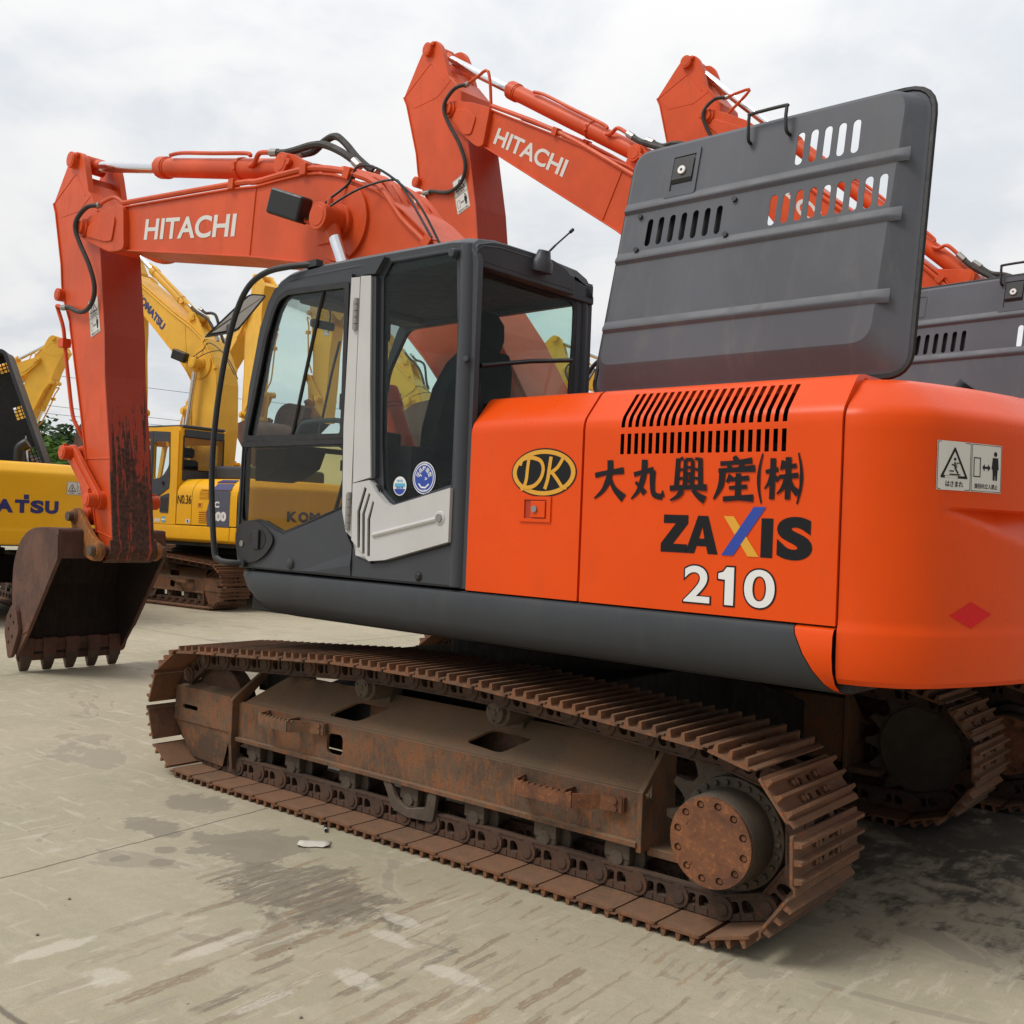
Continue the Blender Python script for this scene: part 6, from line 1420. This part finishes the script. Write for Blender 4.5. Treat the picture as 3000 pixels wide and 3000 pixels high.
# ------------------------------------------------------------------ trees beyond the yard
def leaf_mat(name, a, b):
    m, nt, bs = new_mat(name); v = OBJ(nt)
    nt.links.new(MIX(nt, NOISE(nt, v, 1.1, 4), a, b), bs.inputs['Base Color']); bs.inputs['Roughness'].default_value = .6; bs.inputs['Specular IOR Level'].default_value = .3
    return m
LF1 = leaf_mat('dark_leaf', (.025, .058, .020), (.055, .105, .032)); LF2 = leaf_mat('bright_leaf', (.075, .16, .025), (.12, .24, .04))
BARK = rusty('tree_bark', (.05, .038, .028), (.085, .065, .048), (.07, .06, .04), .2, 1)
def tree(label, loc, h, r, lm, seed, n=1500, ls=.16):
    rr = random.Random(seed); t = thing('tree', label, 'tree', loc, 0, 'trees beyond the yard')
    tb = MB(); tb.tube(smoothpath([(0, 0, -.1), (.05, .02, h*.25), (-.04, .06, h*.5), (.03, 0, h*.78)], 4), [r*.11*(1-.8*i/12) for i in range(13)], 8)
    br = []
    for k in range(9):
        a = rr.random()*6.28; z = h*(.32+.4*rr.random()); L = r*(.5+.4*rr.random()); e = (cos(a)*L, sin(a)*L, z+L*.7); br.append(e)
        tb.tube(smoothpath([(0, 0, z), (cos(a)*L*.5, sin(a)*L*.5, z+L*.25), e], 3), [r*.04, r*.035, r*.03, r*.028, r*.02, r*.015, r*.008], 6)
    tb.build('trunk', BARK, t)
    cb = MB(); cl = [(Vector((rr.gauss(0, r*.42), rr.gauss(0, r*.42), h*.42+rr.random()*h*.52)), r*(.22+.24*rr.random())) for _ in range(22)]+[(Vector(e), r*.3) for e in br]
    for _ in range(n):
        c, cr = cl[rr.randrange(len(cl))]; d = Vector((rr.gauss(0, 1), rr.gauss(0, 1), rr.gauss(0, .8))); d = d.normalized()*cr*(.55+.5*rr.random()); p = c+d
        u = Vector((rr.gauss(0, 1), rr.gauss(0, 1), rr.gauss(0, .5))).normalized(); v = u.orthogonal().normalized(); v = (Matrix.Rotation(rr.random()*6.28, 3, u) @ v); s_ = ls*(.6+.8*rr.random())
        cb.add([p-u*s_, p+v*s_*.38, p+u*s_, p-v*s_*.38], [(0, 1, 2, 3)], 0)
    cb.build('crown', lm, t, smooth=0); return t
tree('dark green tree behind the yellow machines left of the orange arm', (34.8, -15.47, 0), 4.75, 2.0, LF1, 1, 2600, .17)
tree('bright green bushy tree showing between the black hood and the orange arm', (31.0, -12.3, 0), 3.9, 1.7, LF2, 2, 2200, .14)

# ------------------------------------------------------------------ power lines on lattice towers
POLE = plain('galvanised_steel', (.30, .31, .32), .5, .6)
def pylon(loc, rz, label):
    t = thing('power_pylon', label, 'pylon', loc, rz, 'lattice towers of the power line'); mb = MB(); H_ = 32
    hw_ = lambda z: 3.0*(1-z/H_)+.5*(z/H_)
    for sx in (-1, 1):
        for sy in (-1, 1): mb.tube([(sx*hw_(z), sy*hw_(z), z) for z in (0, 16, H_)], .12, 4)
    n = 12
    for i in range(n):
        z0, z1 = H_*i/n, H_*(i+1)/n; a, b = hw_(z0), hw_(z1)
        for q in range(4):
            c = [(1, 1), (1, -1), (-1, -1), (-1, 1)]; p0, p1 = c[q], c[(q+1) % 4]
            mb.tube([(p0[0]*a, p0[1]*a, z0), (p1[0]*b, p1[1]*b, z1)], .06, 4); mb.tube([(p1[0]*a, p1[1]*a, z0), (p0[0]*b, p0[1]*b, z1)], .06, 4)
    mb.build('lattice_mast', POLE, t, smooth=0)
    ar = MB()
    for z, L in ((22, 5.5), (26, 4.6), (30, 3.8)):
        for s_ in (-1, 1):
            for sy in (-1, 1): ar.tube([(s_*hw_(z), sy*hw_(z), z), (s_*L, 0, z+.3)], .07, 4); ar.tube([(s_*hw_(z), sy*hw_(z), z+1.3), (s_*L, 0, z+.3)], .06, 4)
            ar.tube([(s_*L, 0, z+.3), (s_*L, 0, z-1.2)], .07, 6)
    ar.build('cross_arm', POLE, t, smooth=0); return t
PA, PB = Vector((150, 20, 0)), Vector((95, -190, 0))
pylon(PA, 0.3, 'lattice power pylon hidden at the left beyond the yellow machines')
pylon(PB, 0.3, 'lattice power pylon far off to the right of the yard')
for k, (z, off) in enumerate(((20.8, -5.5), (20.8, 5.5), (24.8, -4.6))):
    a = PA+Vector((cos(.3)*off, sin(.3)*off, z)); b = PB+Vector((cos(.3)*off, sin(.3)*off, z)); L = []
    for i in range(41): t = i/40; p = a+(b-a)*t; p.z -= 7*4*t*(1-t); L.append(p)
    m = MB(); m.tube(L, .035, 4, cap=False)
    o = m.build('power_line', BLACK, None, smooth=0)
    tag(o, ('lowest', 'middle', 'uppermost')[k]+' thin power line crossing the pale sky behind the yellow booms', 'power line', 'power lines')

# ------------------------------------------------------------------ litter on the concrete
def paper():
    mb = MB(); P = [[(-.075+.03*i, -.048+.032*j + .004*sin(i*2.1), .002+.004*abs(sin(i*1.3+j*.9))+(.012 if (i in (0, 5) and j == 3) else 0)) for i in range(6)] for j in range(4)]
    mb.grid(P); o = mb.build('paper_scrap', plain('dirty_paper', (.60, .57, .49), .8), None, smooth=60, solid=.0008); o.location = (.231, 1.623, .001); o.rotation_euler.z = radians(42)
    tag(o, 'torn scrap of white paper lying on the concrete beside the track', 'paper')
paper()
mb = MB(); mb.cyl((-.035, 0, .010), (.012, 0, .010), .009, n=10); mb.cyl((.012, 0, .010), (.030, 0, .010), .008, n=10, mi=1); mb.cyl((.030, 0, .010), (.044, 0, .010), .0075, n=10)
o = mb.build('pen_stub', [BLACK, WHITE], None); o.location = (.367, 1.435, 0); o.rotation_euler.z = radians(140); tag(o, 'small black pen stub lying against the track shoes', 'pen')
rr = random.Random(5); pm = plain('pebble_grey', (.22, .20, .17), .9)
PX = [(-1.05, 2.75, 'dark'), (-.62, 2.45, ''), (.35, 2.75, ''), (.1, 3.0, '')]
where = ('by the bottom edge of the picture', 'on the scraped lines left of the sprocket', 'near the slab joint at the left', 'at the lower left corner', 'low in the picture left of centre', 'below the sprocket', 'just under the last track shoes', 'left of the paper scrap', 'lower centre on the pale scuffs')
for k, (x, y, _) in enumerate(PX):
    r = .0035+.003*rr.random(); mb = MB(); rows = []
    for i in range(1, 5): rows.append([(r*(1+.25*rr.random())*sin(pi*i/5)*cos(2*pi*j/7), r*(1+.25*rr.random())*sin(pi*i/5)*sin(2*pi*j/7), r*.7+r*.7*cos(pi*i/5)) for j in range(7)])
    mb.grid(rows, close=True); mb.add(rows[0], [tuple(range(7))]); mb.add(rows[-1], [tuple(range(7))])
    o = mb.build('pebble', pm, None); o.location = (x, y, .0); tag(o, 'tiny grey pebble lying '+where[k], 'pebble', 'loose pebbles on the concrete')
